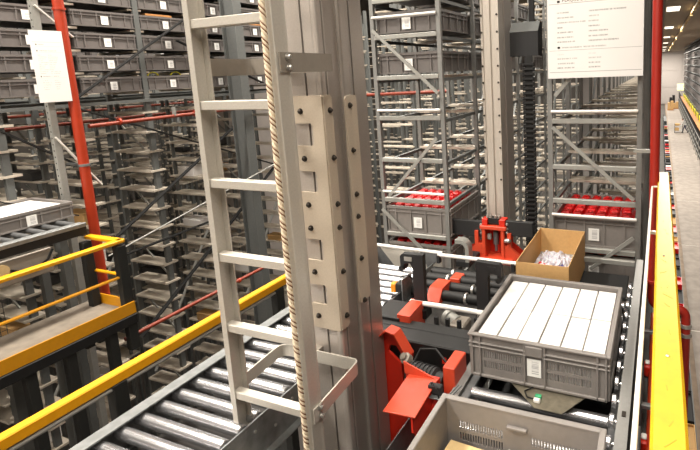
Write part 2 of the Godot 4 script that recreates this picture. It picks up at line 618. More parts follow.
	# loose goods on the lower plates
	var kinds := [["cardboard", "brown carton lying on a low shelf plate of the open rack"], ["tote_dark", "dark tray lying on a low shelf plate of the open rack"], ["carton_white", "white carton lying on a low shelf plate of the open rack"]]
	var taken := {}
	for i in 38:
		var kk: Array = kinds[[0, 1, 1, 2, 0, 1][i % 6]]
		var k := rng.randi_range(1, 8)
		var lv := rng.randi_range(5, 15)
		var slot := V(k, lv, 1 if i % 3 else 0)
		if taken.has(slot): continue
		taken[slot] = true
		var st := mb()
		var s := V(rng.randf_range(0.25, 0.42), rng.randf_range(0.06, 0.14), rng.randf_range(0.14, 0.22))
		box(st, V(0, s.y * 0.5, 0), s, 0.006)
		box(st, V(0, s.y, 0), V(s.x + 0.006, 0.02, s.z + 0.006), 0.004)
		var row := 1 if i % 3 else 0
		var o := obj("stored_box", st, M[kk[0]])
		o.position = V(-5.6 - row * 1.55 - 0.34, 8.43 - lv * 0.235 - 0.007 + (0.11 if row else 0.0), -1.09 - k * 0.72 + (0.36 if row else 0.0))
		tag(o, kk[1], "box", kk[1].substr(0, kk[1].find(" lying")) + "s in the open racks")
	# black cross bracing in front of the long rack
	var bt := thing("cross_bracing", "black flat-steel cross bracing in front of the long rack", "bracing", V(-5.53, 0, 0))
	for b in [[8.36, -3.12, 9.35, -4.63], [9.02, -4.40, 8.45, -5.75], [8.30, -3.13, 7.18, -5.85], [6.85, -3.35, 8.14, -5.60], [5.60, -3.45, 7.15, -5.80], [6.62, -3.40, 6.66, -4.55], [7.75, -1.9, 7.2, -3.0], [8.28, -2.3, 7.7, -3.1]]:
		part_bar("brace", V(0, b[0], b[1]), V(0, b[2], b[3]), 0.012, 0.055, M.brace_black, bt, Vector3.RIGHT)
	var tr := thing("tie_rod", "thin pale tie rod slanting across the open rack", "rod", V(-5.2, 0, 0))
	part_tube("rod", [V(0, 6.78, -3.04), V(0, 7.30, -5.6)], 0.008, M.rack_light, tr, 6)
	part_box("anchor", V(-0.06, 7.28, -5.62), V(0.01, 7.33, -5.56), M.rack_grey, tr)
	# the wide column seen between the ladder rungs
	var ct := thing("building_column", "wide grey steel column standing beside the long rack", "column", V(-5.36, 0, -5.12))
	part_box("web", V(-0.10, 0, -0.015), V(0.10, 13.5, 0.015), M.rack_grey, ct)
	part_box("flange", V(0.10, 0, -0.07), V(0.12, 13.5, 0.07), M.rack_grey, ct)
	part_box("flange", V(-0.12, 0, -0.07), V(-0.10, 13.5, 0.07), M.rack_grey, ct)
	part_box("base_plate", V(-0.2, -0.06, -0.18), V(0.2, 0.02, 0.18), M.rack_grey, ct)
	var pn := thing("wall_panel", "beige partition panel standing behind the grey column", "panel", V(-6.9, 0, -6.9))
	part_box("sheet", V(-1.2, 0, -0.04), V(1.2, 9.0, 0.0), M.wall_paint, pn)
	for k in 3:
		part_box("stud", V(-1.2 + k * 1.17, 0, 0.0), V(-1.14 + k * 1.17, 9.0, 0.03), M.rack_grey, pn)

# ---------------------------------------------------------------- racks that show their narrow end
func perforated_post(called: String, a: Vector3, h: float, w: float, m: Material, parent: Node) -> void:
	var st := mb()
	prism(st, [[a.x - w * 0.5, a.z], [a.x + w * 0.5, a.z], [a.x + w * 0.5, a.z - w], [a.x + w * 0.5 - 0.004, a.z - w], [a.x + w * 0.5 - 0.004, a.z - 0.004], [a.x - w * 0.5 + 0.004, a.z - 0.004], [a.x - w * 0.5 + 0.004, a.z - w], [a.x - w * 0.5, a.z - w]], a.y, a.y + h, "y")
	obj(called, st, m, parent)

func bay_rack(called: String, label: String, xl: float, xr: float, beams: Array, nb: int, top: float) -> Node3D:
	var t := thing(called, label, "rack", V((xl + xr) * 0.5, 0, -3.46))
	var h := (xr - xl) * 0.5
	var zf := [0.0]
	for k in nb:
		zf.append(-0.73 - k * 1.46)
		zf.append(-1.46 - k * 1.46)
	var plate := BoxMesh.new()
	plate.size = V(h * 2.0 - 0.05, 0.022, 0.14)
	for i in zf.size():
		var z: float = zf[i]
		for s in [-1.0, 1.0]:
			perforated_post("upright", V(s * (h - 0.02), 0, z), top, 0.033, M.rack_mid, t)
		for y in beams:
			if i == 0:
				var st := mb()
				bx(st, V(-h + 0.035, y - 0.018, -0.03), V(h - 0.035, y + 0.018, 0.005), 0.004)
				obj("beam", st, M.rack_light, t)
			else:
				inst("shelf_plate", plate, M.shelf_plate, V(0, y - 0.01, z - 0.05), t)
	# side rails along the depth at each level
	for y in beams:
		for s in [-1.0, 1.0]:
			part_box("side_rail", V(s * (h - 0.045), y - 0.04, zf[-1]), V(s * (h - 0.02), y - 0.015, -0.03), M.rack_grey, t)
	# zigzag bracing on both sides
	for s in [-1.0, 1.0]:
		for i in range(3, zf.size() - 1, 2):
			var y := 1.0 + 0.3 * i
			var up := true
			while y < top - 1.0:
				part_bar("brace", V(s * (h + 0.004), y, zf[i] - 0.03), V(s * (h + 0.004), y + 0.9, zf[i + 1] - 0.03), 0.01, 0.025, M.rack_grey, t, Vector3.RIGHT)
				y += 0.95
				up = not up
	return t

func crate_insert(at: Vector3, w: float, d: float, label: String, group: String) -> void:
	# a red moulded tray of small pockets lying in a tote
	var t := thing("red_tray", label, "tray", at, group)
	part_box("base", V(-w * 0.5, 0, -d * 0.5), V(w * 0.5, 0.05, d * 0.5), M.crate_red, t, 0.004)
	var cup := mb()
	bx(cup, V(-0.034, 0.0, -0.045), V(0.034, 0.034, 0.045), 0.01)
	bx(cup, V(-0.016, 0.034, -0.02), V(0.016, 0.042, 0.02), 0.004)
	var cm := cup.commit()
	var nx := int(w / 0.085)
	var nz := int(d / 0.11)
	for i in nx:
		for j in nz:
			inst("cup", cm, M.crate_red, V((i + 0.5 - nx * 0.5) * 0.085, 0.05, (j + 0.5 - nz * 0.5) * 0.11), t)

func build_bay_racks() -> void:
	var bb := [9.75, 9.42, 9.07, 8.79, 8.47, 8.145, 7.80, 7.46, 7.165, 6.85, 6.5, 6.15, 5.8, 5.4, 5.0]
	var b := bay_rack("storage_rack", "tall galvanised rack with red-filled totes behind the large mast", -2.165, -1.545, bb, 5, 10.0)
	# white rods and diagonals across the narrow end
	var h := 0.31
	for y in [8.945, 8.21, 7.535]:
		part_tube("rod", [V(-h + 0.03, y, 0.012), V(h - 0.03, y, 0.012)], 0.011, M.white_paint, b, 8)
	for d in [[-0.28, 8.85, 0.27, 8.34], [-0.22, 7.5, 0.24, 7.99], [-0.30, 7.38, 0.08, 7.04], [0.27, 8.3, 0.27, 8.31]]:
		part_bar("diagonal", V(d[0], d[1], 0.016), V(d[2], d[3], 0.016), 0.025, 0.012, M.rack_light, b, Vector3.BACK)
	var ab := [9.75, 9.42, 9.1, 8.79, 8.46, 8.12, 7.79, 7.54, 7.185, 6.9, 6.5, 6.15, 5.8, 5.4, 5.0]
	var a := bay_rack("storage_rack", "tall galvanised rack under the large white notice", -0.745, -0.105, ab, 8, 10.0)
	for y in [8.19, 7.44]:
		part_tube("rod", [V(-0.29, y, 0.012), V(0.29, y, 0.012)], 0.011, M.white_paint, a, 8)
	for d in [[-0.28, 8.08, 0.27, 7.58], [-0.02, 7.05, 0.27, 7.31], [-0.26, 8.30, -0.12, 8.46]]:
		part_bar("diagonal", V(d[0], d[1], 0.016), V(d[2], d[3], 0.016), 0.025, 0.012, M.rack_light, a, Vector3.BACK)
	# further rows, starting deeper in the hall
	bay_rack_row(-3.95, -3.35, -6.4, 6, "open rack standing deep between the long rack and the galvanised rack")
	bay_rack_row(-5.45, -4.85, -8.9, 6, "open rack starting where the long rack ends")
	bay_rack_row(-7.1, -6.5, -10.2, 6, "open rack two rows beyond the galvanised rack")
	bay_rack_row(-8.8, -8.2, -12.0, 6, "farthest open rack in the depth of the hall")
	# totes in the rack behind the mast
	var tm := tote_mesh(0.56, 0.62, 0.165)
	for i in 5:
		for y in [8.50, 8.82, 9.10, 9.45]:
			if i > 1 and rng.randf() < 0.3: continue
			rack_tote(tm, M.tote_grey, V(-1.855, y, -3.81 - i * 0.73), 0.62, 0.56, 0.165, false, "grey tote with white label on an upper level of the galvanised rack behind the mast", "totes on upper levels behind the mast")
	for i in 8:
		for y in [8.49, 8.82, 9.13, 9.45]:
			if i > 1 and rng.randf() < 0.15: continue
			rack_tote(tm, M.tote_grey, V(-0.425, y, -3.81 - i * 0.73), 0.62, 0.56, 0.165, false, "grey tote on an upper level of the rack behind the white notice", "totes behind the white notice")
	# totes filled with red trays
	var fm := tote_mesh(0.60, 0.66, 0.225)
	var names := ["upper grey tote filled with red trays in the rack behind the mast", "lower grey tote filled with red trays in the rack behind the mast", "upper grey tote filled with red trays under the white notice", "lower grey tote filled with red trays under the white notice"]
	var spots := [V(-1.835, 7.182, -3.80), V(-1.835, 6.868, -3.80), V(-0.425, 7.202, -3.82), V(-0.425, 6.918, -3.82)]
	for i in 4:
		rack_tote(fm, M.tote_light, spots[i], 0.66, 0.60, 0.225, false, names[i], "totes with red trays")
		crate_insert(spots[i] + V(0, 0.145, 0), 0.54, 0.60, "red moulded tray lying in the " + names[i].replace("grey tote filled with red trays", "tote"), "red trays")

func bay_rack_row(xl: float, xr: float, z0: float, n: int, label: String) -> void:
	var t := thing("storage_rack", label, "rack", V((xl + xr) * 0.5, 0, z0))
	var h := (xr - xl) * 0.5
	var plate := BoxMesh.new()
	plate.size = V(h * 2.0, 0.02, 0.12)
	for i in n * 2:
		var z := -i * 0.73
		for s in [-1.0, 1.0]:
			part_box("upright", V(s * h - 0.03, 0, z - 0.03), V(s * h + 0.03, 10.0, z + 0.03), M.rack_grey, t)
		for lv in 16:
			inst("shelf_plate", plate, M.shelf_plate, V(0, 9.4 - lv * 0.33, z), t)

# ---------------------------------------------------------------- bins at the foot of the rack by the corridor
func build_lane_bins() -> void:
	var t := thing("pick_rack", "low pick rack of bins along the kerb of the corridor", "rack", V(0, 0, 0))
	for k in 30:
		var z := -9.0 - k * 2.4
		part_box("upright", V(0.40, 0, z - 0.03), V(0.46, 0.9, z + 0.03), M.rack_dark, t)
	for y in [0.14, 0.5]:
		part_box("shelf", V(0.40, y - 0.03, -80), V(0.84, y, -8.8), M.rack_dark, t)
	part_box("edge_profile", V(0.835, 0.5, -80), V(0.86, 0.60, -8.8), M.rack_grey, t)
	part_box("edge_profile", V(0.835, 0.06, -80), V(0.86, 0.2, -8.8), M.rack_light, t)
	var cols := ["crate_red", "black_soft", "charcoal", "white_paint", "black_soft", "charcoal", "black_soft", "tote_dark", "crate_red", "black_soft", "cardboard", "charcoal", "black_soft"]
	var words := {"crate_red": "red", "black_soft": "black", "charcoal": "charcoal", "white_paint": "white", "tote_dark": "dark grey", "cardboard": "brown"}
	var z := -9.6
	while z > -70.0:
		var len := rng.randf_range(0.5, 1.1)
		var c: String = cols[rng.randi() % cols.size()]
		var hh := rng.randf_range(0.22, 0.42)
		var st := mb()
		var a := V(-0.17, 0, -len * 0.5)
		var b := V(0.17, hh, len * 0.5)
		bx(st, a, V(b.x, 0.02, b.z))
		for s in [-1.0, 1.0]:
			bx(st, V(s * 0.17, 0.02, a.z), V(s * 0.15, hh, b.z))
			bx(st, V(-0.15, 0.02, s * b.z), V(0.15, hh, s * (b.z - 0.02)))
		bx(st, V(-0.15, 0.02, a.z + 0.02), V(0.15, hh * 0.8, b.z - 0.02))
		var o := obj("pick_bin", st, M[c])
		o.position = V(0.65, 0.501, z - len * 0.5)
		tag(o, "%s bin on the low pick rack by the corridor kerb" % words[c], "bin", "%s bins by the kerb" % words[c])
		z -= len + 0.12

# ---------------------------------------------------------------- roller conveyor on the far side of the ladder
func build_roller_conveyor() -> void:
	var t := thing("roller_conveyor", "galvanised roller conveyor passing behind the aluminium ladder", "conveyor", V(-1.785, 0, 0))
	var y := 7.095
	var st0 := mb()
	# channel with its flange turned in over the roller ends
	prism(st0, [[-0.272, y + 0.045], [-0.212, y + 0.045], [-0.212, y + 0.038], [-0.266, y + 0.038], [-0.266, y - 0.095], [-0.24, y - 0.095], [-0.24, y - 0.102], [-0.272, y - 0.102]], -3.08, 0.6, "z")
	obj("side_frame", st0, M.galvanised, t)
	st0 = mb()
	prism(st0, [[0.258, y + 0.018], [0.264, y + 0.018], [0.264, y - 0.15], [0.30, y - 0.15], [0.30, y - 0.156], [0.258, y - 0.156]], -3.08, 0.6, "z")
	obj("side_frame", st0, M.galvanised, t)
	var rm := mb()
	lathe(rm, V(-0.25, 0, 0), Vector3.RIGHT, [[0.0, 0.0], [0.022, 0.0], [0.0265, 0.004], [0.0265, 0.496], [0.022, 0.50], [0.0, 0.50]], 20)
	var roll := rm.commit()
	var am := mb()
	lathe(am, V(-0.266, 0, 0), Vector3.RIGHT, [[0.0, 0.0], [0.007, 0.0], [0.007, 0.53], [0.0, 0.53]], 8)
	var axle := am.commit()
	var z := 0.435
	while z > -3.0:
		var r := inst("roller", roll, M.roller_steel, V(0, y, z), t)
		inst("axle", axle, M.bolt_bright, Vector3.ZERO, r)
		z -= 0.0865
	# holes and bolts along the inner side frame
	var dot := mb()
	lathe(dot, Vector3.ZERO, Vector3.RIGHT, [[0.007, 0.0], [0.007, 0.004], [0.0, 0.005]], 8)
	var dm := dot.commit()
	for k in 24:
		inst("bolt", dm, M.bolt_bright, V(0.264, y - 0.03 - 0.05 * (k % 2), 0.2 - k * 0.11), t)
	for k in 8:
		part_box("cross_member", V(-0.26, y - 0.10, 0.2 - k * 0.42), V(0.255, y - 0.07, 0.24 - k * 0.42), M.galvanised_dark, t)
	part_box("drip_tray", V(-0.26, y - 0.16, -3.0), V(0.255, y - 0.15, 0.5), M.deck_dark, t)
	for k in 3:
		for s in [-1.0, 1.0]:
			part_box("leg", V(s * 0.24 - 0.03, 4.0, 0.2 - k * 1.5), V(s * 0.24 + 0.03, y - 0.16, 0.26 - k * 1.5), M.galvanised_dark, t)
	part_box("edge_strip", V(-0.30, y - 0.05, -2.9), V(-0.273, y - 0.035, 0.5), M.tan_rail, t)
	# end stop of bent sheet
	var e := thing("end_stop", "bright galvanised end stop sheet across the roller conveyor", "guide", V(-1.74, 7.0, -3.1))
	part_box("sheet", V(-0.30, 0.02, -0.006), V(0.28, 0.20, 0.006), M.aluminium, e)
	part_tube("top_rail", [V(-0.31, 0.205, 0.01), V(0.29, 0.195, 0.01)], 0.012, M.white_paint, e, 10)
	var st := mb()
	prism(st, [[-0.27, 0.19], [-0.27, 0.04], [-0.11, 0.04], [-0.24, 0.19]], 0.007, 0.010, "z")
	obj("gusset", st, M.galvanised_dark, e)
	st = mb()
	prism(st, [[0.11, 0.19], [0.27, 0.19], [0.27, 0.15], [0.17, 0.06]], 0.007, 0.011, "z")
	obj("gusset", st, M.galvanised_dark, e)
	# photo sensor with amber lens and the curved guide beside it
	var s := thing("photo_sensor", "small black photo sensor with an amber reflector on the roller conveyor", "sensor", V(-1.5, 7.14, -2.55))
	part_box("housing", V(-0.02, 0.0, -0.03), V(0.03, 0.06, 0.03), M.black, s, 0.004)
	part_box("reflector", V(-0.055, -0.005, -0.012), V(-0.020, 0.055, 0.03), M.amber, s, 0.004)
	part_tube("cable", [V(0.0, 0.06, 0), V(0.0, 0.085, -0.02), V(0.03, 0.09, -0.05), V(0.06, 0.06, -0.06)], 0.005, M.black, s, 6)
	part_box("bracket", V(0.03, -0.05, -0.09), V(0.036, 0.09, 0.04), M.galvanised, s)

# ---------------------------------------------------------------- mast and ladder
func bolt_mesh(dir: Vector3, r: float) -> ArrayMesh:
	var st := mb()
	lathe(st, Vector3.ZERO, dir, [[r * 1.5, 0.0], [r * 1.5, 0.003], [r, 0.003], [r, 0.010], [r * 0.7, 0.013], [0.0, 0.013]], 8)
	return st.commit()

func build_mast_and_ladder() -> void:
	var t := thing("lift_mast", "large brushed aluminium lift mast with bolted cream splice plates", "mast", V(0, 0, 0))
	# profile of the extrusion, seen from above (x, z); grooves are real slots
	var zf := -1.695
	var xc := -1.314
	var st := mb()
	prism(st, [[-1.505, zf], [xc - 0.085, zf], [xc - 0.085, zf - 0.035], [xc - 0.075, zf - 0.035], [xc - 0.075, zf], [xc - 0.03, zf], [xc - 0.022, zf + 0.003], [xc - 0.012, zf + 0.003], [xc - 0.004, zf - 0.001], [xc, zf - 0.008], [xc, zf - 0.030], [xc - 0.035, zf - 0.030], [xc - 0.035, zf - 0.040], [xc, zf - 0.040], [xc, zf - 0.048], [-1.505, zf - 0.048]], 6.46, 13.4, "y")
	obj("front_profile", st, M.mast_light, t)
	st = mb()
	prism(st, [[-1.505, zf - 0.048], [xc - 0.012, zf - 0.048], [xc - 0.012, zf - 0.142], [-1.505, zf - 0.142]], 6.46, 13.4, "y")
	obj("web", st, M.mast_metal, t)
	st = mb()
	prism(st, [[-1.505, zf - 0.142], [xc - 0.004, zf - 0.142], [xc + 0.004, zf - 0.147], [xc + 0.006, zf - 0.155], [xc + 0.004, zf - 0.2], [xc, zf - 0.225], [xc - 0.03, zf - 0.225], [xc - 0.03, zf - 0.237], [xc, zf - 0.237], [xc, zf - 0.335], [-1.505, zf - 0.335]], 6.46, 13.4, "y")
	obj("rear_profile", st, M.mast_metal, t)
	# splice plate wrapped round the corner: notched front leaf, plain side leaf
	var yk := func(y: float) -> float: return 8.5 + (y - 8.5) * 1.045
	var y0: float = yk.call(7.415)
	var y1: float = yk.call(8.428)
	var out := [[-1.458, y0], [xc - 0.002, y0 - 0.004], [xc + 0.005, y0 + 0.004], [xc + 0.005, y1 - 0.006], [xc - 0.002, y1], [-1.458, y1]]
	for n in [[8.315, 8.222], [8.115, 8.025], [7.82, 7.725], [7.615, 7.525]]:
		var a: float = yk.call(n[0])
		var b: float = yk.call(n[1])
		out.append_array([[-1.458, a], [-1.378, a], [-1.367, a - 0.012], [-1.367, b + 0.012], [-1.378, b], [-1.458, b]])
	st = mb()
	prism(st, out, zf + 0.003, zf + 0.016, "z")
	var sp := obj("splice_plate", st, M.cream_steel, t)
	st = mb()
	prism(st, [[y0, zf + 0.010], [y1, zf + 0.010], [y1, zf - 0.036], [y1 - 0.012, zf - 0.047], [y0 + 0.012, zf - 0.047], [y0, zf - 0.036]], xc, xc + 0.010, "x")
	obj("side_leaf", st, M.cream_steel, sp)
	var ya: float = yk.call(7.475)
	var yb: float = yk.call(8.42)
	st = mb()
	prism(st, [[ya, zf - 0.140], [ya + 0.015, zf - 0.134], [yb - 0.018, zf - 0.134], [yb - 0.005, zf - 0.145], [yb, zf - 0.18], [yb - 0.005, zf - 0.213], [yb - 0.02, zf - 0.222], [ya + 0.015, zf - 0.222], [ya, zf - 0.21], [ya + 0.008, zf - 0.18]], xc + 0.006, xc + 0.016, "x")
	obj("splice_plate", st, M.cream_steel, t)
	var bf := bolt_mesh(Vector3.BACK, 0.009)
	var bs := bolt_mesh(Vector3.RIGHT, 0.009)
	for yy in [8.365, 8.168, 7.97, 7.868, 7.672, 7.47]:
		var y: float = yk.call(yy)
		inst("bolt", bf, M.bolt, V(-1.424, y, zf + 0.016), t)
		inst("bolt", bs, M.bolt, V(xc + 0.010, y, zf - 0.026), t)
		inst("bolt", bs, M.bolt, V(xc + 0.016, y + 0.01, zf - 0.165), t)
	part_box("foot_plate", V(-1.505, 6.44, zf - 0.40), V(-1.2, 6.46, zf + 0.08), M.rack_dark, t)
	# ladder
	var l := thing("ladder", "aluminium ladder with flat box rungs fixed to the lift mast", "ladder", V(0, 0, 0))
	var zl := -1.3
	for x in [-1.588, -1.186]:
		st = mb()
		# channel rails, both with the web on the side away from the wall of racks
		if x < -1.4:
			prism(st, [[x, zl], [x + 0.026, zl], [x + 0.026, zl - 0.004], [x + 0.006, zl - 0.004], [x + 0.006, zl - 0.062], [x + 0.03, zl - 0.062], [x + 0.03, zl - 0.068], [x, zl - 0.068]], 6.44, 13.4, "y")
		else:
			prism(st, [[x, zl - 0.003], [x - 0.003, zl], [x - 0.030, zl], [x - 0.030, zl - 0.004], [x - 0.005, zl - 0.004], [x - 0.005, zl - 0.060], [x - 0.025, zl - 0.060], [x - 0.025, zl - 0.066], [x, zl - 0.066], [x + 0.002, zl - 0.058], [x, zl - 0.05]], 6.44, 13.4, "y")
		obj("rail", st, M.aluminium, l)
	for k in 13:
		var y := 9.88 - k * 0.293
		if y < 6.5: break
		st = mb()
		bx(st, V(-1.578, y - 0.018, zl - 0.042), V(-1.192, y + 0.016, zl - 0.006), 0.003)
		var r := obj("rung", st, M.aluminium, l)
		st = mb()
		lathe(st, V(-1.588, y, zl - 0.02), Vector3.LEFT, [[0.007, 0.0], [0.007, 0.003], [0.0, 0.004]], 8)
		obj("rivet", st, M.bolt, r)
	# U-shaped stand-off straps between the ladder and the mast
	for a in [[8.555, -1.63], [7.237, -1.65]]:
		st = mb()
		var path := [V(-1.612, 0, zl - 0.05)]
		path.append_array(arc(V(-1.612, 0, zl), V(-1.635, 0, a[1]), V(-1.2, 0, a[1]), 0.05))
		path.append_array(arc(V(-1.635, 0, a[1]), V(-1.205, 0, a[1]), V(-1.181, 0, zl), 0.03 if a[0] < 8.0 else 0.006))
		path.append(V(-1.181, 0, zl - 0.012))
		for i in path.size() - 1:
			bar(st, path[i] + V(0, a[0], 0), path[i + 1] + V(0, a[0], 0), 0.006, 0.068 if a[0] > 8.0 else 0.058)
		var sg := obj("standoff_strap", st, M.strap_steel if a[0] > 8.0 else M.aluminium, l)
		for dy in [-0.018, 0.018]:
			inst("bolt", bs, M.bolt_bright, V(-1.178, a[0] + dy, zl - 0.05), sg)
		part_box("spacer", V(-1.48, a[0] - 0.025, zf), V(-1.43, a[0] + 0.025, a[1]), M.strap_steel, sg)
	# twisted pale rope along the ladder's inner rail
	var rope := thing("rope", "pale twisted rope with brown strands hanging along the ladder", "rope", V(-1.206, 6.6, -1.283))
	var n := 680
	for s in 3:
		var pts := []
		for i in n + 1:
			var y := 2.8 * i / n
			var ph := y / 0.052 * TAU + TAU * s / 3.0
			pts.append(V(0.0054 * cos(ph) + 0.003 * sin(y * 3.0), y, 0.0054 * sin(ph)))
		part_tube("strand", pts, 0.0052, M.rope_pale, rope, 7)
	for s in 2:
		var pts := []
		for i in n + 1:
			var y := 2.8 * i / n
			var ph := y / 0.052 * TAU + TAU * (s * 0.3333 + 0.16667)
			pts.append(V(0.0076 * cos(ph) + 0.003 * sin(y * 3.0), y, 0.0076 * sin(ph)))
		part_tube("tracer_strand", pts, 0.0028, M.rope_brown, rope, 6)
	# second mast in the aisle
	var m2 := thing("lift_mast", "slim pale lift mast rising from the red lift carriage", "mast", V(0, 0, -3.7))
	st = mb()
	prism(st, [[-1.312, -0.004], [-1.295, 0.0], [-1.292, -0.01], [-1.268, -0.01], [-1.262, 0.004], [-1.235, 0.004], [-1.228, -0.012], [-1.20, -0.012], [-1.195, 0.0], [-1.165, 0.0], [-1.165, -0.12], [-1.312, -0.12]], 6.6, 13.4, "y")
	obj("front_profile", st, M.mast_pale, m2)
	part_box("web", V(-1.312, 6.6, -0.155), V(-1.18, 13.4, -0.12), M.rack_dark, m2)
	part_box("rear_profile", V(-1.312, 6.6, -0.36), V(-1.165, 13.4, -0.155), M.mast_light, m2, 0.006)
	var tiny := bolt_mesh(Vector3.BACK, 0.006)
	for k in 14:
		for x in [-1.304, -1.178]:
			inst("bolt", tiny, M.bolt, V(x, 7.62 + k * 0.13, 0.0), m2)
	# cable carrier chain with its cover
	var c := thing("cable_chain", "black cable carrier chain hanging beside the slim mast", "cable chain", V(-0.985, 0, -3.9))
	var lk := mb()
	bx(lk, V(-0.047, -0.016, -0.02), V(-0.034, 0.016, 0.02), 0.003)
	bx(lk, V(0.034, -0.016, -0.02), V(0.047, 0.016, 0.02), 0.003)
	bx(lk, V(-0.036, -0.006, 0.006), V(0.036, 0.010, 0.02), 0.002)
	var lkm := lk.commit()
	for k in 42:
		inst("link", lkm, M.black_soft, V(0, 6.95 + k * 0.0385, 0), c)
	part_box("cable_bundle", V(-0.03, 6.93, -0.014), V(0.03, 8.6, 0.0), M.black, c)
	var cb := thing("chain_cover", "dark sheet-metal cover box with a slanted lid above the cable chain", "cover", V(-1.02, 8.6, -3.9))
	st = mb()
	prism(st, [[0.0, 0.0], [0.19, 0.0], [0.265, -0.08], [0.265, -0.16], [0.0, -0.16]], -0.115, 0.115, "x")
	obj("body", st, M.charcoal, cb)
	st = mb()
	bar(st, V(0, 0.188, 0.003), V(0, 0.27, -0.083), 0.232, 0.006, V(0, 0.7, 0.7))
	obj("lid", st, M.rack_grey, cb)
	part_box("post", V(0.02, 0.2, -0.14), V(0.06, 1.8, -0.10), M.black, cb)

# ---------------------------------------------------------------- the transfer between the lanes
func build_transfer() -> void:
	var st := mb()
	# lift carriage at the foot of the slim mast
	var t := thing("lift_carriage", "red-painted lift carriage with black arms at the slim mast", "carriage", V(-1.2, 7.0, -3.5))
	st = mb()
	prism(st, [[-0.24, 0.0], [0.22, 0.0], [0.22, 0.06], [0.13, 0.13], [0.13, 0.285], [-0.08, 0.285], [-0.08, 0.24], [-0.13, 0.24], [-0.13, 0.13], [-0.23, 0.07]], -0.13, -0.12, "z")
	obj("back_plate", st, M.red_paint, t)
	for x in [[-0.085, -0.058], [0.07, 0.097]]:
		part_box("side_plate", V(x[0], 0.03, -0.12), V(x[1], 0.28, 0.01), M.orange_paint, t, 0.004)
	part_box("top_plate", V(-0.10, 0.262, -0.12), V(0.115, 0.292, 0.015), M.orange_paint, t, 0.004)
	part_box("base_plate", V(-0.15, 0.0, -0.12), V(0.16, 0.035, 0.05), M.orange_paint, t, 0.005)
	for s in [-1.0, 1.0]:
		st = mb()
		prism(st, [[s * 0.085, 0.0], [s * 0.235, 0.0], [s * 0.235, 0.05], [s * 0.15, 0.12], [s * 0.15, 0.24], [s * 0.12, 0.24], [s * 0.12, 0.14], [s * 0.085, 0.14]], -0.03, 0.0, "z")
		obj("wing_plate", st, M.orange_paint, t)
	for x in [[-0.085, -0.04], [0.055, 0.105]]:
		part_box("cheek", V(x[0], 0.29, -0.09), V(x[1], 0.345, 0.0), M.red_paint, t, 0.004)
	part_box("cross_head", V(-0.04, 0.30, -0.08), V(0.055, 0.35, -0.02), M.black, t, 0.004)
	for x in [-0.045, -0.02, 0.02, 0.05]:
		st = mb()
		lathe(st, V(x, 0.35, -0.03), Vector3.UP, [[0.012, 0.0], [0.012, 0.02], [0.007, 0.022], [0.007, 0.035], [0.0, 0.036]], 8)
		obj("bolt", st, M.bolt_bright, t)
	st = mb()
	lathe(st, V(0.01, 0.07, -0.06), Vector3.UP, [[0.0, 0.0], [0.012, 0.0], [0.012, 0.05], [0.022, 0.055], [0.022, 0.16], [0.014, 0.17], [0.0, 0.17]], 12)
	obj("buffer", st, M.galvanised_dark, t)
	part_box("sensor", V(-0.05, 0.17, -0.05), V(-0.02, 0.215, -0.02), M.rack_light, t, 0.004)
	part_box("valve", V(0.10, 0.17, -0.02), V(0.15, 0.20, 0.03), M.bolt_bright, t, 0.008)
	var a1 := part_box("arm", V(-0.36, 0.185, -0.055), V(-0.083, 0.315, -0.02), M.charcoal, t, 0.004)
	var a2 := part_box("arm", V(0.098, 0.215, -0.055), V(0.32, 0.335, -0.02), M.charcoal, t, 0.004)
	var bt := bolt_mesh(Vector3.BACK, 0.008)
	for y in [0.22, 0.25, 0.29]:
		inst("bolt", bt, M.bolt_bright, V(-0.10, y, -0.02), a1)
		inst("bolt", bt, M.bolt_bright, V(0.115, y + 0.02, -0.02), a2)
	# galvanised cable hood beside it
	var h := thing("cable_hood", "curved galvanised cable hood beside the red lift carriage", "hood", V(-1.36, 7.07, -3.3))
	st = mb()
	var pr := []
	for i in 7:
		var an := PI * 0.5 * i / 6.0
		pr.append([-0.02 + 0.07 * sin(an), 0.10 + 0.07 * cos(an)])
	pr.append([0.05, 0.0])
	pr.append([0.02, 0.0])
	for i in 7:
		var an := PI * 0.5 * (6 - i) / 6.0
		pr.append([-0.02 + 0.04 * sin(an), 0.10 + 0.04 * cos(an)])
	pr.append([-0.06, 0.14])
	pr.append([-0.06, 0.17])
	prism(st, pr, -0.04, 0.04, "z")
	obj("hood", st, M.rack_light, h)
	part_box("mount", V(-0.06, -0.04, -0.20), V(0.05, 0.0, 0.04), M.charcoal, h)
	# long white guide tubes
	var g := thing("guide_tube", "white guide tube crossing in front of the red lift carriage", "guide", V(-1.1, 7.2, -3.04))
	part_tube("tube", [V(-0.36, 0, 0.0), V(0.33, 0, 0.0)], 0.014, M.white_paint, g)
	for x in [-0.355, 0.2]:
		part_box("clamp", V(x - 0.012, -0.06, -0.018), V(x + 0.012, 0.0, 0.018), M.charcoal, g, 0.003)
	g = thing("guide_tube", "white guide tube running below the two black C-arms", "guide", V(-1.12, 7.15, -2.42))
	part_tube("tube", [V(-0.24, 0, 0.0), V(0.24, 0, 0.0)], 0.015, M.white_paint, g)
	for x in [-0.22, 0.21]:
		part_box("clamp", V(x - 0.02, -0.07, -0.02), V(x + 0.02, 0.005, 0.022), M.bolt_bright, g, 0.004)
	# cross transfer: side beams, belts, rollers
	var x := thing("transfer_conveyor", "black cross-transfer conveyor with orange blocks between the two lanes", "conveyor", V(-1.15, 7.0, -2.5))
	part_box("front_beam", V(-0.37, -0.02, 0.27), V(0.31, 0.11, 0.41), M.black, x, 0.006)
	part_box("front_ledge", V(-0.37, 0.09, 0.22), V(0.31, 0.115, 0.30), M.black_soft, x, 0.004)
	part_box("lower_beam", V(-0.37, -0.16, 0.30), V(0.31, -0.03, 0.40), M.charcoal, x, 0.006)
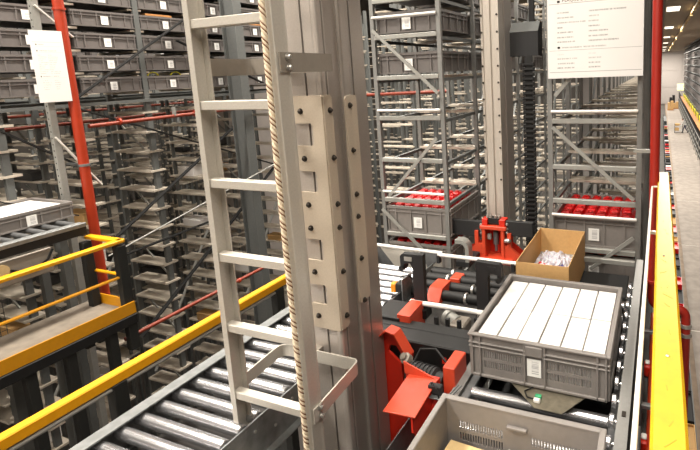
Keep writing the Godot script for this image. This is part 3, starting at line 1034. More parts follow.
	part_box("rear_beam", V(-0.34, 0.0, -0.52), V(0.36, 0.12, -0.46), M.black, x, 0.006)
	for k in 4:
		var rz: float = [-0.12, -0.24, -0.35, -0.44][k]
		st = mb()
		lathe(st, V(-0.30, 0.115, rz), Vector3.RIGHT, [[0.0, 0.0], [0.032, 0.0], [0.032, 0.14], [0.026, 0.14], [0.026, 0.16], [0.034, 0.16], [0.034, 0.36], [0.026, 0.36], [0.026, 0.385], [0.032, 0.385], [0.032, 0.56], [0.0, 0.56]], 14)
		var rr := obj("roller", st, M.black, x)
		for cx in [-0.15, 0.07]:
			st = mb()
			lathe(st, V(cx, 0.115, rz), Vector3.RIGHT, [[0.027, -0.008], [0.036, -0.006], [0.036, 0.006], [0.027, 0.008]], 12)
			obj("collar", st, M.bolt_bright, rr)
	for sx in [-0.30, 0.28]:
		part_box("side_frame", V(sx - 0.015, -0.02, -0.5), V(sx + 0.015, 0.09, 0.28), M.charcoal, x, 0.003)
	part_box("bed_plate", V(-0.33, -0.06, -0.46), V(0.30, -0.04, 0.28), M.deck_dark, x)
	part_box("black_ramp", V(-0.36, 0.10, 0.06), V(-0.19, 0.135, 0.26), M.black, x, 0.004)
	# orange blocks
	st = mb()
	prism(st, [[0.08, -0.24], [0.165, -0.24], [0.165, -0.11], [0.10, -0.05], [0.08, -0.05]], -0.175, -0.085, "x")
	obj("orange_block", st, M.orange_paint, x)
	st = mb()
	prism(st, [[0.02, 0.07], [0.165, 0.07], [0.155, 0.255], [0.02, 0.255]], -0.205, -0.125, "x")
	obj("orange_block", st, M.orange_paint, x)
	part_box("orange_block", V(-0.12, 0.10, -0.40), V(-0.05, 0.15, -0.30), M.orange_paint, x, 0.005)
	# gear motor in pale metal
	st = mb()
	lathe(st, V(-0.02, 0.03, -0.02), V(1, 0.0, 0.5), [[0.0, 0.0], [0.05, 0.0], [0.05, 0.03], [0.04, 0.035], [0.04, 0.10], [0.0, 0.11]], 14)
	obj("gear_motor", st, M.rack_light, x)
	part_box("motor_box", V(0.04, -0.03, -0.02), V(0.14, 0.06, 0.10), M.strap_steel, x, 0.01)
	for k in 3:
		part_box("strut", V(-0.02 + k * 0.07, -0.04, 0.14), V(0.0 + k * 0.07, 0.12, 0.16), M.charcoal, x)
	# little adjusters on the front beam
	for xx in [0.20, 0.235]:
		part_box("adjuster", V(xx, -0.05, 0.41), V(xx + 0.018, 0.08, 0.425), M.black_soft, x, 0.003)
	for yy in [0.0, 0.035]:
		st = mb()
		lathe(st, V(0.26, yy, 0.41), Vector3.BACK, [[0.012, 0.0], [0.012, 0.02], [0.0, 0.022]], 10)
		obj("adjuster_bolt", st, M.bolt_bright, x)
	part_box("warning_tag", V(0.14, 0.02, 0.411), V(0.165, 0.055, 0.413), M.red_paint, x)
	# two black C-arms
	for a in [[-1.30, -1.0, "black C-shaped arm with its hook over the roller conveyor"], [-0.90, 1.0, "black C-shaped arm beside the tote of white cartons"]]:
		var c := thing("gripper_arm", a[2], "arm", V(a[0], 7.12, -2.44))
		var s: float = a[1]
		st = mb()
		prism(st, [[-s * 0.035, 0.0], [-s * 0.035, 0.33], [s * 0.10, 0.325], [s * 0.115, 0.31], [s * 0.115, 0.225], [s * 0.09, 0.225], [s * 0.09, 0.265], [s * 0.05, 0.27], [s * 0.035, 0.245], [s * 0.035, 0.0]], -0.02, 0.02, "z")
		obj("arm_body", st, M.charcoal, c)
		part_box("plate", V(minf(s * 0.035, s * 0.085), 0.285, 0.02), V(maxf(s * 0.035, s * 0.085), 0.31, 0.024), M.rack_light if s < 0 else M.charcoal, c)
		st = mb()
		lathe(st, V(s * 0.102, 0.24, -0.03), Vector3.BACK, [[0.0, 0.0], [0.016, 0.0], [0.016, 0.07], [0.0, 0.072]], 10)
		obj("roller", st, M.black, c)
		part_box("foot", V(-0.05, -0.06, -0.04), V(0.05, 0.0, 0.04), M.black, c, 0.004)
	# red guard by the mast
	var rg := thing("chain_guard", "red sheet-metal chain guard with a hooked top beside the large mast", "guard", V(0, 0, -2.05))
	st = mb()
	prism(st, [[-1.36, 6.5], [-1.36, 7.13], [-1.275, 7.20], [-1.225, 7.19], [-1.155, 7.075], [-1.165, 7.02], [-1.21, 7.045], [-1.25, 7.10], [-1.285, 7.10], [-1.30, 7.06], [-1.225, 7.00], [-1.20, 6.5]], -0.008, 0.008, "z")
	obj("plate", st, M.red_paint, rg)
	st = mb()
	bar(st, V(-1.36, 7.134, 0.03), V(-1.275, 7.204, 0.03), 0.07, 0.006, V(-0.64, 0.77, 0))
	bar(st, V(-1.275, 7.204, 0.03), V(-1.225, 7.194, 0.03), 0.07, 0.006, V(0.2, 1, 0))
	bar(st, V(-1.225, 7.194, 0.03), V(-1.155, 7.078, 0.03), 0.07, 0.006, V(0.85, 0.5, 0))
	obj("flange", st, M.orange_paint, rg)
	part_box("bracket", V(-1.20, 7.03, 0.008), V(-1.165, 7.065, 0.03), M.galvanised_dark, rg, 0.003)
	# orange chute in front
	var oc := thing("chute", "bright orange sheet-metal chute sticking out beside the large mast", "chute", V(-1.0, 7.09, -1.73))
	st = mb()
	box(st, V(0.005, 0.0, 0.0), V(0.15, 0.008, 0.265), 0.002, Basis(Vector3.UP, 0.06))
	obj("tray", st, M.orange_paint, oc)
	st = mb()
	prism(st, [[-0.10, 0.0], [-0.105, 0.06], [0.06, 0.004], [0.06, 0.0]], -0.138, -0.130, "z")
	obj("back_plate", st, M.orange_paint, oc)
	st = mb()
	prism(st, [[-0.08, 0.12], [-0.004, 0.12], [-0.004, -0.13], [-0.25, -0.13], [-0.25, -0.05]], 0.062, 0.07, "x")
	obj("side_plate", st, M.red_paint, oc)
	part_box("bracket", V(-0.10, -0.45, -0.16), V(0.07, -0.004, -0.14), M.red_paint, oc)
	st = mb()
	lathe(st, V(0.03, -0.10, -0.10), Vector3.RIGHT, [[0.0, 0.0], [0.045, 0.0], [0.045, 0.08], [0.0, 0.085]], 14)
	obj("hub", st, M.red_paint, oc)
	# drive unit behind the chute
	var d := thing("drive_unit", "dark ribbed drive motor behind the orange chute", "motor", V(-1.03, 7.03, -1.98))
	st = mb()
	lathe(st, V(-0.10, 0.0, 0.02), V(1, 0, 0.1), [[0.0, 0.0], [0.05, 0.0], [0.055, 0.01], [0.055, 0.15], [0.04, 0.16], [0.04, 0.2], [0.0, 0.2]], 16)
	obj("body", st, M.charcoal, d)
	for k in 6:
		st = mb()
		lathe(st, V(-0.08 + k * 0.022, 0.0, 0.022 + k * 0.0022), V(1, 0, 0.1), [[0.055, 0.0], [0.060, 0.0], [0.060, 0.006], [0.055, 0.006]], 16)
		obj("fin", st, M.charcoal, d)
	st = mb()
	lathe(st, V(-0.115, 0.045, 0.0), V(-0.3, 0.7, 0.5), [[0.0, 0.0], [0.028, 0.0], [0.028, 0.03], [0.018, 0.035], [0.018, 0.05], [0.0, 0.052]], 12)
	obj("valve_knob", st, M.strap_steel, d)
	part_box("mount", V(-0.12, -0.2, -0.02), V(0.12, -0.05, 0.06), M.black, d, 0.004)
	part_tube("cable", [V(-0.08, 0.05, 0.0), V(-0.06, 0.10, -0.03), V(0.02, 0.11, -0.04), V(0.10, 0.07, 0.0), V(0.13, 0.03, 0.05)], 0.006, M.black_soft, d, 7)
	# orange stop bar
	var ob := thing("stop_bar", "orange box-section stop beside the tote of white cartons", "stop", V(-0.88, 6.9, -1.955))
	part_box("box", V(-0.03, 0.0, -0.075), V(0.03, 0.25, 0.075), M.orange_paint, ob, 0.004)
	part_box("base", V(-0.05, -0.12, -0.09), V(0.05, 0.0, 0.09), M.red_paint, ob, 0.004)
	var sb := thing("slotted_bracket", "galvanised slotted adjusting bracket between the orange stop and the tote", "bracket", V(-0.86, 7.06, -1.80))
	part_box("plate", V(-0.09, 0.0, -0.02), V(0.01, 0.006, 0.03), M.galvanised, sb, 0.001)
	for s in [-1.0, 1.0]:
		part_bar("slot_side", V(0.01 + s * 0.007, 0.004, 0.0), V(0.05 + s * 0.007, 0.04, -0.05), 0.005, 0.005, M.galvanised, sb)
	part_box("sensor", V(-0.085, 0.006, -0.02), V(-0.02, 0.05, 0.01), M.charcoal, sb, 0.004)
	part_tube("wire", [V(-0.07, 0.05, 0.0), V(-0.06, 0.07, 0.01), V(-0.03, 0.05, 0.03), V(-0.02, 0.01, 0.03)], 0.003, M.black, sb, 5)
	# service deck and panel under the mast
	var sd := thing("service_deck", "dark steel service deck below the lift mast", "deck", V(-1.2, 6.4, -1.4))
	part_box("plate", V(-0.31, 0.0, -0.75), V(0.28, 0.04, 1.2), M.deck_dark, sd)
	part_box("kick_plate", V(0.14, 0.04, -0.7), V(0.16, 0.3, 1.2), M.black, sd)
	part_box("leg", V(-0.25, -6.46, -0.7), V(-0.17, 0.0, -0.62), M.rack_dark, sd)
	part_box("leg", V(0.17, -6.46, -0.7), V(0.25, 0.0, -0.62), M.rack_dark, sd)
	part_box("panel", V(0.135, 0.04, -0.45), V(0.14, 0.5, -0.1), M.galvanised_dark, sd)

# ---------------------------------------------------------------- totes on the near lane
# wall with rows of slots: o = outer lower corner, u = along, v = up (lengths in m), n = inward thickness
func slotted_wall(st: SurfaceTool, o: Vector3, u: Vector3, n: Vector3, w: float, h: float, regions: Array) -> void:
	var f := func(a: float, b: float, c: float, d: float) -> void:
		if b - a > 1e-5 and d - c > 1e-5:
			var p := o + u * a + V(0, c, 0)
			var q := o + u * b + V(0, d, 0) + n
			bx(st, p, q)
	var cuts := [0.0, h]
	for r in regions:
		for y in [r[2], r[3]]:
			if not cuts.has(y): cuts.append(y)
	cuts.sort()
	for i in cuts.size() - 1:
		var c: float = cuts[i]
		var d: float = cuts[i + 1]
		var row := []
		for r in regions:
			if r[2] <= c + 1e-6 and r[3] >= d - 1e-6:
				row.append(r)
		var at := 0.0
		for r in row:
			f.call(at, r[0], c, d)
			var pitch: float = (r[1] - r[0]) / r[4]
			for k in r[4]:
				f.call(r[0] + pitch * (k + 0.5), r[0] + pitch * (k + 1.0), c, d)
			at = r[1]
		f.call(at, w, c, d)

func big_tote(at: Vector3, w: float, d: float, h: float, label: String) -> Node3D:
	var t := thing("tote", label, "tote", at)
	var st := mb()
	var x := w * 0.5 - 0.014
	var z := d * 0.5 - 0.014
	bx(st, V(-x, 0.0, -z), V(x, 0.012, z))
	var rg := []
	for side in [[0.10, 0.40], [0.58, 0.90]]:
		rg.append([side[0] * 2.0 * x, side[1] * 2.0 * x, 0.045, 0.078, 17])
		rg.append([side[0] * 2.0 * x, side[1] * 2.0 * x, 0.092, 0.125, 17])
	for s in [-1.0, 1.0]:
		slotted_wall(st, V(-x, 0.0, s * z), Vector3.RIGHT, V(0, 0, -s * 0.006), 2.0 * x, h - 0.004, rg)
		bx(st, V(s * x, 0.0, -z), V(s * (x - 0.006), h - 0.004, z))
	obj("body", st, M.tote_light, t)
	st = mb()
	for s in [-1.0, 1.0]:
		for yy in [[h - 0.012, h, 0.014], [h - 0.048, h - 0.040, 0.012], [h - 0.066, h - 0.060, 0.012]]:
			bx(st, V(s * (x - (0.008 if yy[0] > h - 0.02 else 0.0)), yy[0], -z - yy[2]), V(s * (x + yy[2]), yy[1], z + yy[2]), 0.003)
			bx(st, V(-x, yy[0], s * (z - (0.008 if yy[0] > h - 0.02 else 0.0))), V(x, yy[1], s * (z + yy[2])), 0.003)
	obj("rim", st, M.tote_light, t)
	st = mb()
	for s in [-1.0, 1.0]:
		for f in [-0.985, -0.86, -0.17, 0.13, 0.87, 0.985]:
			bx(st, V(f * x - 0.005, 0.0, s * z), V(f * x + 0.005, h - 0.012, s * (z + 0.011)), 0.002)
			bx(st, V(s * x, 0.0, f * z - 0.005), V(s * (x + 0.011), h - 0.012, f * z + 0.005), 0.002)
		bx(st, V(-x, 0.0, s * z), V(x, 0.014, s * (z + 0.011)), 0.003)
		bx(st, V(s * x, 0.0, -z), V(s * (x + 0.011), 0.014, z), 0.003)
	obj("rib_frame", st, M.tote_light, t)
	for s in [-1.0, 1.0]:
		part_box("handle_pad", V(-0.15 * x, h - 0.062, minf(s * z, s * (z + 0.016))), V(0.11 * x, h - 0.014, maxf(s * z, s * (z + 0.016))), M.tote_light, t, 0.004)
		part_box("grip", V(-0.15 * x, h - 0.064, minf(s * (z - 0.006), s * (z - 0.02))), V(0.11 * x, h - 0.052, maxf(s * (z - 0.006), s * (z - 0.02))), M.tote_light, t, 0.003)
	var cm := card(0.062, 0.082)
	var l := inst("label_card", cm, label_mat, V(-0.03 * x + 0.0, 0.088, z + 0.003), t)
	l.rotation.x = 0.0
	part_box("label_holder", V(-0.05 * x - 0.045, 0.045, z), V(0.02 * x + 0.03, 0.135, z + 0.0008), M.tote_grey, t)
	return t

func build_tote_lane() -> void:
	var y0 := 7.118
	# lane frame
	var c := thing("tote_conveyor", "grey tote conveyor lane with small guide wheels beside the yellow rail", "conveyor", V(-0.47, 0, 0))
	for s in [-1.0, 1.0]:
		var st := mb()
		var x: float = s * 0.345
		var top: float = 7.215 if s > 0 else 7.06
		prism(st, [[x, top], [x + s * 0.042, top], [x + s * 0.042, top - 0.015], [x + s * 0.01, top - 0.015], [x + s * 0.01, 6.9], [x, 6.9]], -3.3, 0.4 if s > 0 else -1.45, "z")
		obj("side_frame", st, M.lane_grey, c)
		st = mb()
		bx(st, V(x - s * 0.045, 6.97, -3.3), V(x - s * 0.005, 7.05, 0.4), 0.004)
		obj("inner_rail", st, M.galvanised_dark, c)
	var wm := mb()
	lathe(wm, V(0, 0, 0), Vector3.LEFT, [[0.0, 0.0], [0.008, 0.0], [0.008, 0.012], [0.024, 0.014], [0.027, 0.018], [0.027, 0.030], [0.024, 0.034], [0.0, 0.036]], 14)
	var wheel := wm.commit()
	for k in 22:
		inst("guide_wheel", wheel, M.roller_steel, V(0.347, 7.165, -2.95 + k * 0.12), c)
	# driven rollers of the lane
	var rm := mb()
	lathe(rm, V(-0.30, 0, 0), Vector3.RIGHT, [[0.0, 0.0], [0.022, 0.0], [0.025, 0.004], [0.025, 0.596], [0.022, 0.60], [0.0, 0.60]], 18)
	var roll := rm.commit()
	for z in [-0.9, -1.1, -1.3, -1.5, -1.62, -1.89, -2.1, -2.3, -2.5, -2.7, -2.85]:
		inst("roller", roll, M.roller_steel, V(0, 7.09 if absf(z + 1.89) > 0.02 else 7.05, z), c)
	part_box("under_pan", V(-0.30, 6.90, -3.2), V(0.30, 6.92, 0.4), M.black, c)
	part_box("belt", V(-0.30, 7.085, -3.26), V(0.30, 7.112, -2.93), M.belt, c, 0.004)
	part_box("end_bar", V(-0.30, 7.17, -3.30), V(0.335, 7.205, -3.27), M.rack_light, c, 0.004)
	for k in 5:
		part_box("leg", V(0.30, 4.0, -3.2 + k * 0.85), V(0.35, 7.0, -3.15 + k * 0.85), M.rack_dark, c)
		part_box("leg", V(-0.35, 4.0, -3.2 + k * 0.85), V(-0.30, 7.0, -3.15 + k * 0.85), M.rack_dark, c)
	part_box("bolt_plate", V(0.36, 7.2155, -1.75), V(0.375, 7.218, -1.72), M.bolt, c)
	# pointed sheet between the rollers with a sensor cable on it
	var st := mb()
	prism(st, [[-0.23, -2.04], [0.26, -2.04], [0.215, -1.955], [0.125, -1.80], [0.01, -1.80], [-0.15, -1.955]], 7.106, 7.109, "y")
	obj("cover_sheet", st, M.sheet_metal, c)
	var sc := thing("sensor_cable", "thin black sensor cable with pale green connectors on the bare sheet", "cable", V(-0.47, 7.109, -1.9))
	part_tube("cable", [V(-0.10, 0.008, -0.06), V(-0.06, 0.012, -0.055), V(-0.025, 0.012, -0.045), V(-0.02, 0.010, -0.015), V(-0.05, 0.008, 0.02), V(-0.03, 0.008, 0.055), V(0.0, 0.010, 0.06)], 0.0035, M.black, sc, 6)
	part_box("plug", V(-0.135, 0.0, -0.072), V(-0.10, 0.016, -0.05), M.post_dark, sc, 0.003)
	for k in 2:
		part_box("connector", V(0.0, 0.0, 0.028 + k * 0.026), V(0.028, 0.016, 0.046 + k * 0.026), M.white_paint if k else M.plastic_green, sc, 0.003)
	# tote 1 with white cartons
	var t1 := big_tote(V(-0.478, y0, -2.252), 0.625, 0.685, 0.208, "grey vented tote packed with white cartons on the near lane")
	t1.rotation.y = 0.0
	for i in 6:
		for j in 2:
			var w := 0.0890
			var d := 0.3095
			var s2 := mb()
			box(s2, V(0, 0.0825, 0), V(w, 0.165, d), 0.0012)
			var jit := rng.randf_range(-0.003, 0.003)
			var o := obj("white_carton", s2, M.carton_white)
			o.position = V(-0.478 + (i - 2.5) * 0.0955, y0 + 0.0125 + jit, -2.252 + (j - 0.5) * 0.3175)
			var ends := "end carton" if i == 0 or i == 5 else "carton"
			var row_name := "at the labelled side of the tote" if j == 1 else "nearer the brown cardboard box"
			tag(o, "plain white %s packed in the row %s" % [ends, row_name], "carton", "white %ss %s" % [ends, row_name])
			var lid := mb()
			box(lid, V(0, 0.1665, 0), V(w - 0.001, 0.003, d - 0.001), 0.001)
			obj("lid", lid, M.carton_white, o)
	# tote 2, nearly empty
	var t2 := big_tote(V(-0.428, y0, -1.155), 0.585, 0.68, 0.208, "grey vented tote holding a cardboard sheet and white papers")
	t2.rotation.y = 0.012
	st = mb()
	box(st, V(0, 0.0, 0), V(0.40, 0.006, 0.56), 0.002)
	box(st, V(0, -0.022, 0), V(0.38, 0.034, 0.52), 0.002)
	var cs := obj("cardboard_sheet", st, M.cardboard_pale)
	cs.position = V(-0.50, y0 + 0.054, -1.16)
	cs.rotation.y = -0.06
	tag(cs, "pale cardboard sheet lying on the floor of the open tote", "sheet")
	for a in [[-0.47, -1.375, 0.7, 0.10, 0.07], [-0.36, -1.35, -0.4, 0.12, 0.085], [-0.50, -1.14, 0.2, 0.15, 0.1]]:
		st = mb()
		box(st, V(0, 0.0, 0), V(a[3], 0.002, a[4]), 0.0005, Basis(Vector3.RIGHT, 0.35) * Basis(Vector3.BACK, 0.1))
		var o := obj("paper_slip", st, M.carton_white)
		o.position = V(a[0], y0 + 0.08, a[1])
		o.rotation.y = a[2]
		tag(o, "white paper slip lying on the cardboard in the open tote", "paper", "paper slips in the open tote")
	# cardboard box
	var bxn := thing("cardboard_box", "open brown cardboard box standing behind the tote of white cartons", "box", V(-0.617, 7.114, -2.985))
	var w2 := 0.155
	var d2 := 0.325
	var hh := 0.262
	part_box("base", V(-w2, 0, -d2), V(w2, 0.006, d2), M.cardboard, bxn)
	for s in [-1.0, 1.0]:
		part_box("side_wall", V(minf(s * w2, s * (w2 - 0.005)), 0.0, -d2), V(maxf(s * w2, s * (w2 - 0.005)), hh, d2), M.cardboard, bxn, 0.001)
		part_box("end_wall", V(-w2 + 0.005, 0.0, minf(s * d2, s * (d2 - 0.005))), V(w2 - 0.005, hh - 0.001, maxf(s * d2, s * (d2 - 0.005))), M.cardboard, bxn, 0.001)
	part_box("inner_seam", V(0.0, 0.006, -d2 + 0.005), V(0.05, hh - 0.004, -d2 + 0.0065), M.cardboard, bxn)
	# crumpled film bags in the box
	var bag_spots := [[-0.66, -2.90, 0.085, "clear crumpled film bag with red print in the cardboard box"], [-0.58, -3.05, 0.095, "clear crumpled film bag lying at the far end of the cardboard box"], [-0.545, -2.80, 0.085, "blue-tinted film bag in the cardboard box"], [-0.69, -3.10, 0.08, "pale film bag against the wall of the cardboard box"]]
	var ns := FastNoiseLite.new()
	ns.seed = 5
	ns.frequency = 9.0
	for i in bag_spots.size():
		var bsp: Array = bag_spots[i]
		st = mb()
		var nu := 26
		var nv := 14
		var pt := func(u: int, v: int) -> Vector3:
			var a := TAU * u / nu
			var b := PI * v / nv
			var dir := V(sin(b) * cos(a), cos(b), sin(b) * sin(a))
			var q := dir * V(0.085, bsp[2], 0.13)
			var r := 1.0 + 0.45 * ns.get_noise_3d(q.x * 3.0 + i * 7.0, q.y * 3.0, q.z * 3.0) + 0.18 * ns.get_noise_3d(q.x * 11.0, q.y * 11.0 + i, q.z * 11.0)
			q *= r
			q.x = clampf(q.x, -0.085 , 0.085)
			q.y = maxf(q.y, -0.07)
			return q
		for u in nu:
			for v in nv:
				var p := [pt.call(u, v), pt.call(u + 1, v), pt.call(u + 1, v + 1), pt.call(u, v + 1)]
				var mid: Vector3 = (p[0] + p[2]) * 0.5
				face(st, [p[0], p[1], p[2]], mid)
				face(st, [p[0], p[2], p[3]], mid)
		var o := obj("film_bag", st, M.plastic_blue if i == 2 else M.bag_film)
		o.position = V(bsp[0] + (0.012 if bsp[0] < -0.62 else -0.006), 7.215 if i == 2 else 7.19, bsp[1])
		tag(o, bsp[3], "bag", "film bags in the cardboard box")
		if i == 0:
			for k in 4:
				part_box("print_patch", V(-0.05 + k * 0.03, 0.075, -0.05 + k * 0.02), V(-0.035 + k * 0.03, 0.082, -0.02 + k * 0.02), M.plastic_red, o)
	# machinery between the lane and the yellow rail
	var rr := thing("cable_tray", "narrow cable tray with red valves between the lane and the yellow rail", "cable tray", V(-0.05, 7.0, -2.0))
	part_box("tray", V(-0.03, -0.12, -1.2), V(0.055, -0.10, 1.6), M.deck_dark, rr)
	part_box("tray_side", V(-0.034, -0.12, -1.2), V(-0.03, -0.02, 1.6), M.galvanised_dark, rr)
	part_tube("conduit", [V(0.035, -0.06, -1.1), V(0.035, -0.06, 0.5)], 0.014, M.red_pipe, rr)
	for z in [-0.5, 0.05, 0.28]:
		part_box("valve", V(0.0, -0.09, z - 0.03), V(0.03, -0.03, z + 0.03), M.red_paint if z < 0.2 else M.crate_red, rr, 0.006)
		part_box("valve_cap", V(0.004, -0.03, z - 0.015), V(0.026, -0.018, z + 0.015), M.white_paint, rr, 0.004)
	for z in [-0.75, -0.1]:
		part_box("strut", V(-0.034, 0.0, z - 0.012), V(0.07, 0.02, z + 0.012), M.galvanised, rr, 0.002)
	part_box("cover_box", V(-0.028, -0.10, 0.1), V(0.004, 0.06, 0.4), M.galvanised_dark, rr, 0.004)
	part_box("cover_box", V(-0.028, -0.10, -0.35), V(0.0, 0.05, -0.05), M.galvanised_dark, rr, 0.004)

# ---------------------------------------------------------------- walkway at the far side
func build_walkway() -> void:
	var x0 := -4.22
	var t := thing("walkway", "raised walkway with yellow kick plate and black posts", "walkway", V(x0, 0, 0))
	part_box("deck", V(-0.62, 6.50, -2.62), V(-0.02, 6.555, 0.5), M.deck, t)
	part_box("kick_plate", V(-0.012, 6.53, -2.62), V(0.0, 6.635, 0.5), M.yellow_deep, t)
	part_box("kick_plate", V(-0.46, 6.555, -2.62), V(-0.012, 6.645, -2.608), M.yellow_deep, t)
	part_box("edge_beam", V(-0.03, 6.44, -2.62), V(0.012, 6.525, 0.5), M.black, t, 0.004)
	for z in [-2.585, -1.15, 0.2]:
		part_box("post", V(-0.075, 6.2, z - 0.04), V(-0.012, 7.15, z + 0.04), M.post_dark, t, 0.004)
	part_box("post", V(-0.50, 6.2, -2.60), V(-0.43, 7.15, -2.53), M.post_dark, t, 0.004)
	for a in [[7.185, 0.030], [6.875, 0.020]]:
		part_bar("rail", V(-0.045, a[0], -2.62), V(-0.045, a[0], 0.5), a[1] * 2.2 if a[0] > 7.0 else 0.03, a[1], M.yellow, t, Vector3.UP, 0.005)
		part_bar("rail", V(-0.02, a[0], -2.60), V(-0.48, a[0], -2.60), a[1] * 2.0 if a[0] > 7.0 else 0.03, a[1], M.yellow, t, Vector3.UP, 0.005)
	for z in [-2.42, -2.10, -1.83, -1.5, -0.9, -0.2]:
		part_box("support", V(-0.09, 0, z - 0.035), V(-0.02, 6.45, z + 0.035), M.post_dark, t, 0.004)
	for z in [-2.3, -1.95, -1.6]:
		part_box("support", V(-0.60, 0, z - 0.035), V(-0.53, 6.5, z + 0.035), M.rack_grey, t)
	for z in [-2.25, -1.4]:
		part_box("joist", V(-0.6, 6.40, z - 0.03), V(-0.03, 6.50, z + 0.03), M.black, t)
	# mesh screen beyond the walkway
	var ms := thing("mesh_screen", "fine wire mesh screen behind the walkway rail", "screen", V(-4.95, 6.3, 0))
	for k in 24:
		part_bar("wire", V(0, 0.0, -1.0 - k * 0.045), V(0, 0.5, -1.0 - k * 0.045), 0.004, 0.004, M.rack_dark, ms)
	for k in 11:
		part_bar("wire", V(0, k * 0.05, -2.04), V(0, k * 0.05, -0.98), 0.004, 0.004, M.rack_dark, ms)
	part_box("foot", V(-0.02, -6.36, -2.05), V(0.02, 0.0, -2.01), M.rack_dark, ms)
	# upper conveyor with its tote
	var c := thing("belt_conveyor", "raised roller conveyor with a black side beam behind the walkway", "conveyor", V(-4.60, 7.215, 0))
	part_box("side_beam", V(-0.03, 0.02, -2.55), V(0.0, 0.09, 0.5), M.black, c, 0.004)
	part_box("top_rail", V(-0.035, 0.09, -2.55), V(0.005, 0.125, 0.5), M.galvanised, c, 0.003)
	part_box("top_rail", V(-0.10, 0.085, -2.55), V(-0.06, 0.12, 0.5), M.galvanised, c, 0.003)
	part_box("side_beam", V(-0.72, 0.0, -2.75), V(-0.69, 0.125, 0.5), M.galvanised_dark, c)
	part_box("end_plate", V(-0.69, 0.0, -2.55), V(-0.03, 0.09, -2.53), M.galvanised_dark, c)
	var rm := mb()
	lathe(rm, V(-0.69, 0, 0), Vector3.RIGHT, [[0.0, 0.0], [0.022, 0.0], [0.022, 0.58], [0.0, 0.58]], 10)
	var roll := rm.commit()
	for k in 20:
		inst("roller", roll, M.galvanised_dark, V(0, 0.10, -2.52 + k * 0.11), c)
	part_box("drive_box", V(-0.45, -0.22, -2.3), V(-0.06, -0.01, -1.5), M.strap_steel, c, 0.01)
	var st := mb()
	lathe(st, V(-0.06, -0.09, -1.95), Vector3.RIGHT, [[0.0, 0.0], [0.05, 0.0], [0.05, 0.01], [0.0, 0.012]], 16)
	obj("badge", st, M.cardboard_pale, c)
	part_tube("cable", [V(-0.05, -0.10, -2.0), V(-0.03, -0.16, -2.12), V(-0.04, -0.10, -2.25), V(-0.05, -0.03, -2.3)], 0.009, M.black, c, 6)
	for z in [-2.5, -1.0]:
		for x in [-0.66, -0.30]:
			part_box("leg", V(x - 0.03, -7.26, z - 0.03), V(x + 0.03, 0.0, z + 0.03), M.rack_grey, c)
	var tm := tote_mesh(0.60, 0.66, 0.14)
	rack_tote(tm, M.tote_light, V(-5.24, 7.338, -2.33), 0.66, 0.60, 0.14, true, "grey tote holding white goods on the raised conveyor", "")
	st = mb()
	box(st, V(0, 0.06, 0), V(0.50, 0.115, 0.56), 0.012)
	var wg := obj("white_parcel", st, M.carton_white)
	wg.position = V(-5.24, 7.35, -2.33)
	tag(wg, "white wrapped parcel filling the tote on the raised conveyor", "parcel")
	rack_tote(tm, M.tote_light, V(-5.24, 7.338, -1.6), 0.66, 0.60, 0.14, true, "empty grey tote following the filled one on the raised conveyor", "")

# ---------------------------------------------------------------- guard rails
func build_guard_rails() -> void:
	var t := thing("guard_rail", "yellow square-tube guard rail on dark posts beyond the roller conveyor", "rail", V(-2.42, 0, 0))
	part_bar("top_rail", V(0, 7.105, -2.75), V(0, 7.105, 0.5), 0.052, 0.055, M.yellow, t, Vector3.UP, 0.006)
	part_tube("cable_pipe", [V(0.012, 7.06, -2.7), V(0.012, 7.06, 0.5)], 0.011, M.rack_light, t, 8)
	for z in [-2.45, -1.36, -0.35]:
		part_box("post", V(-0.03, 4.0, z - 0.035), V(0.03, 7.08, z + 0.035), M.post_dark, t, 0.004)
	var y := thing("guard_rail", "wide scuffed yellow guard rail running toward the red standpipe", "rail", V(0.028, 0, 0))
	part_box("top_rail", V(-0.034, 7.745, -3.37), V(0.034, 7.80, 0.35), M.yellow_bright if M.has("yellow_bright") else M.yellow, y, 0.006)
	for z in [-3.2, -1.19, 0.1]:
		part_box("post", V(-0.02, 6.4, z - 0.02), V(0.02, 7.745, z + 0.02), M.yellow, y)
	var st := mb()
	lathe(st, V(0, 7.80, -1.19), Vector3.UP, [[0.0045, 0.0], [0.0045, 0.001], [0.003, 0.002], [0.0, 0.002]], 10)
	obj("screw", st, M.bolt_bright, y)
	st = mb()
	lathe(st, V(-0.005, 7.80, -1.86), Vector3.UP, [[0.0045, 0.0], [0.0045, 0.001], [0.0, 0.001]], 10)
	obj("screw", st, M.bolt, y)
	# small scrapes on its top face
	for k in 16:
		var z := rng.randf_range(-2.6, -0.75)
		part_bar("scrape", V(rng.randf_range(-0.02, 0.02), 7.8001, z), V(rng.randf_range(-0.02, 0.02), 7.8001, z - rng.randf_range(0.008, 0.03)), 0.0025, 0.0008, M.yellow_deep, y)
	# a steel ledge carries the posts of the rail
	var lg := thing("steel_ledge", "dark steel ledge under the wide yellow guard rail", "ledge", V(0.03, 6.3, 0))
	part_box("beam", V(-0.06, 0.0, -3.5), V(0.10, 0.1, 0.6), M.rack_dark, lg, 0.005)
	for z in [-3.3, -0.5]:
		part_box("leg", V(-0.04, -6.36, z - 0.04), V(0.04, 0.0, z + 0.04), M.rack_dark, lg)
	var w := thing("handrail", "thin white handrail tube beside the wide yellow guard rail", "rail", V(-0.034, 7.78, 0))
	var pts := [V(0, 0, 0.35), V(0, 0, -2.98)]
	pts.append_array(arc(V(0, 0, -2.9), V(0, 0, -3.03), V(0.05, 0, -3.03), 0.02))
	pts.append(V(0.035, 0, -3.03))
	part_tube("tube", pts, 0.006, M.white_paint, w, 12)
	for z in [-2.2, -0.6]:
		part_box("bracket", V(0.005, -0.012, z - 0.01), V(0.028, 0.0, z + 0.01), M.bolt_bright, w)

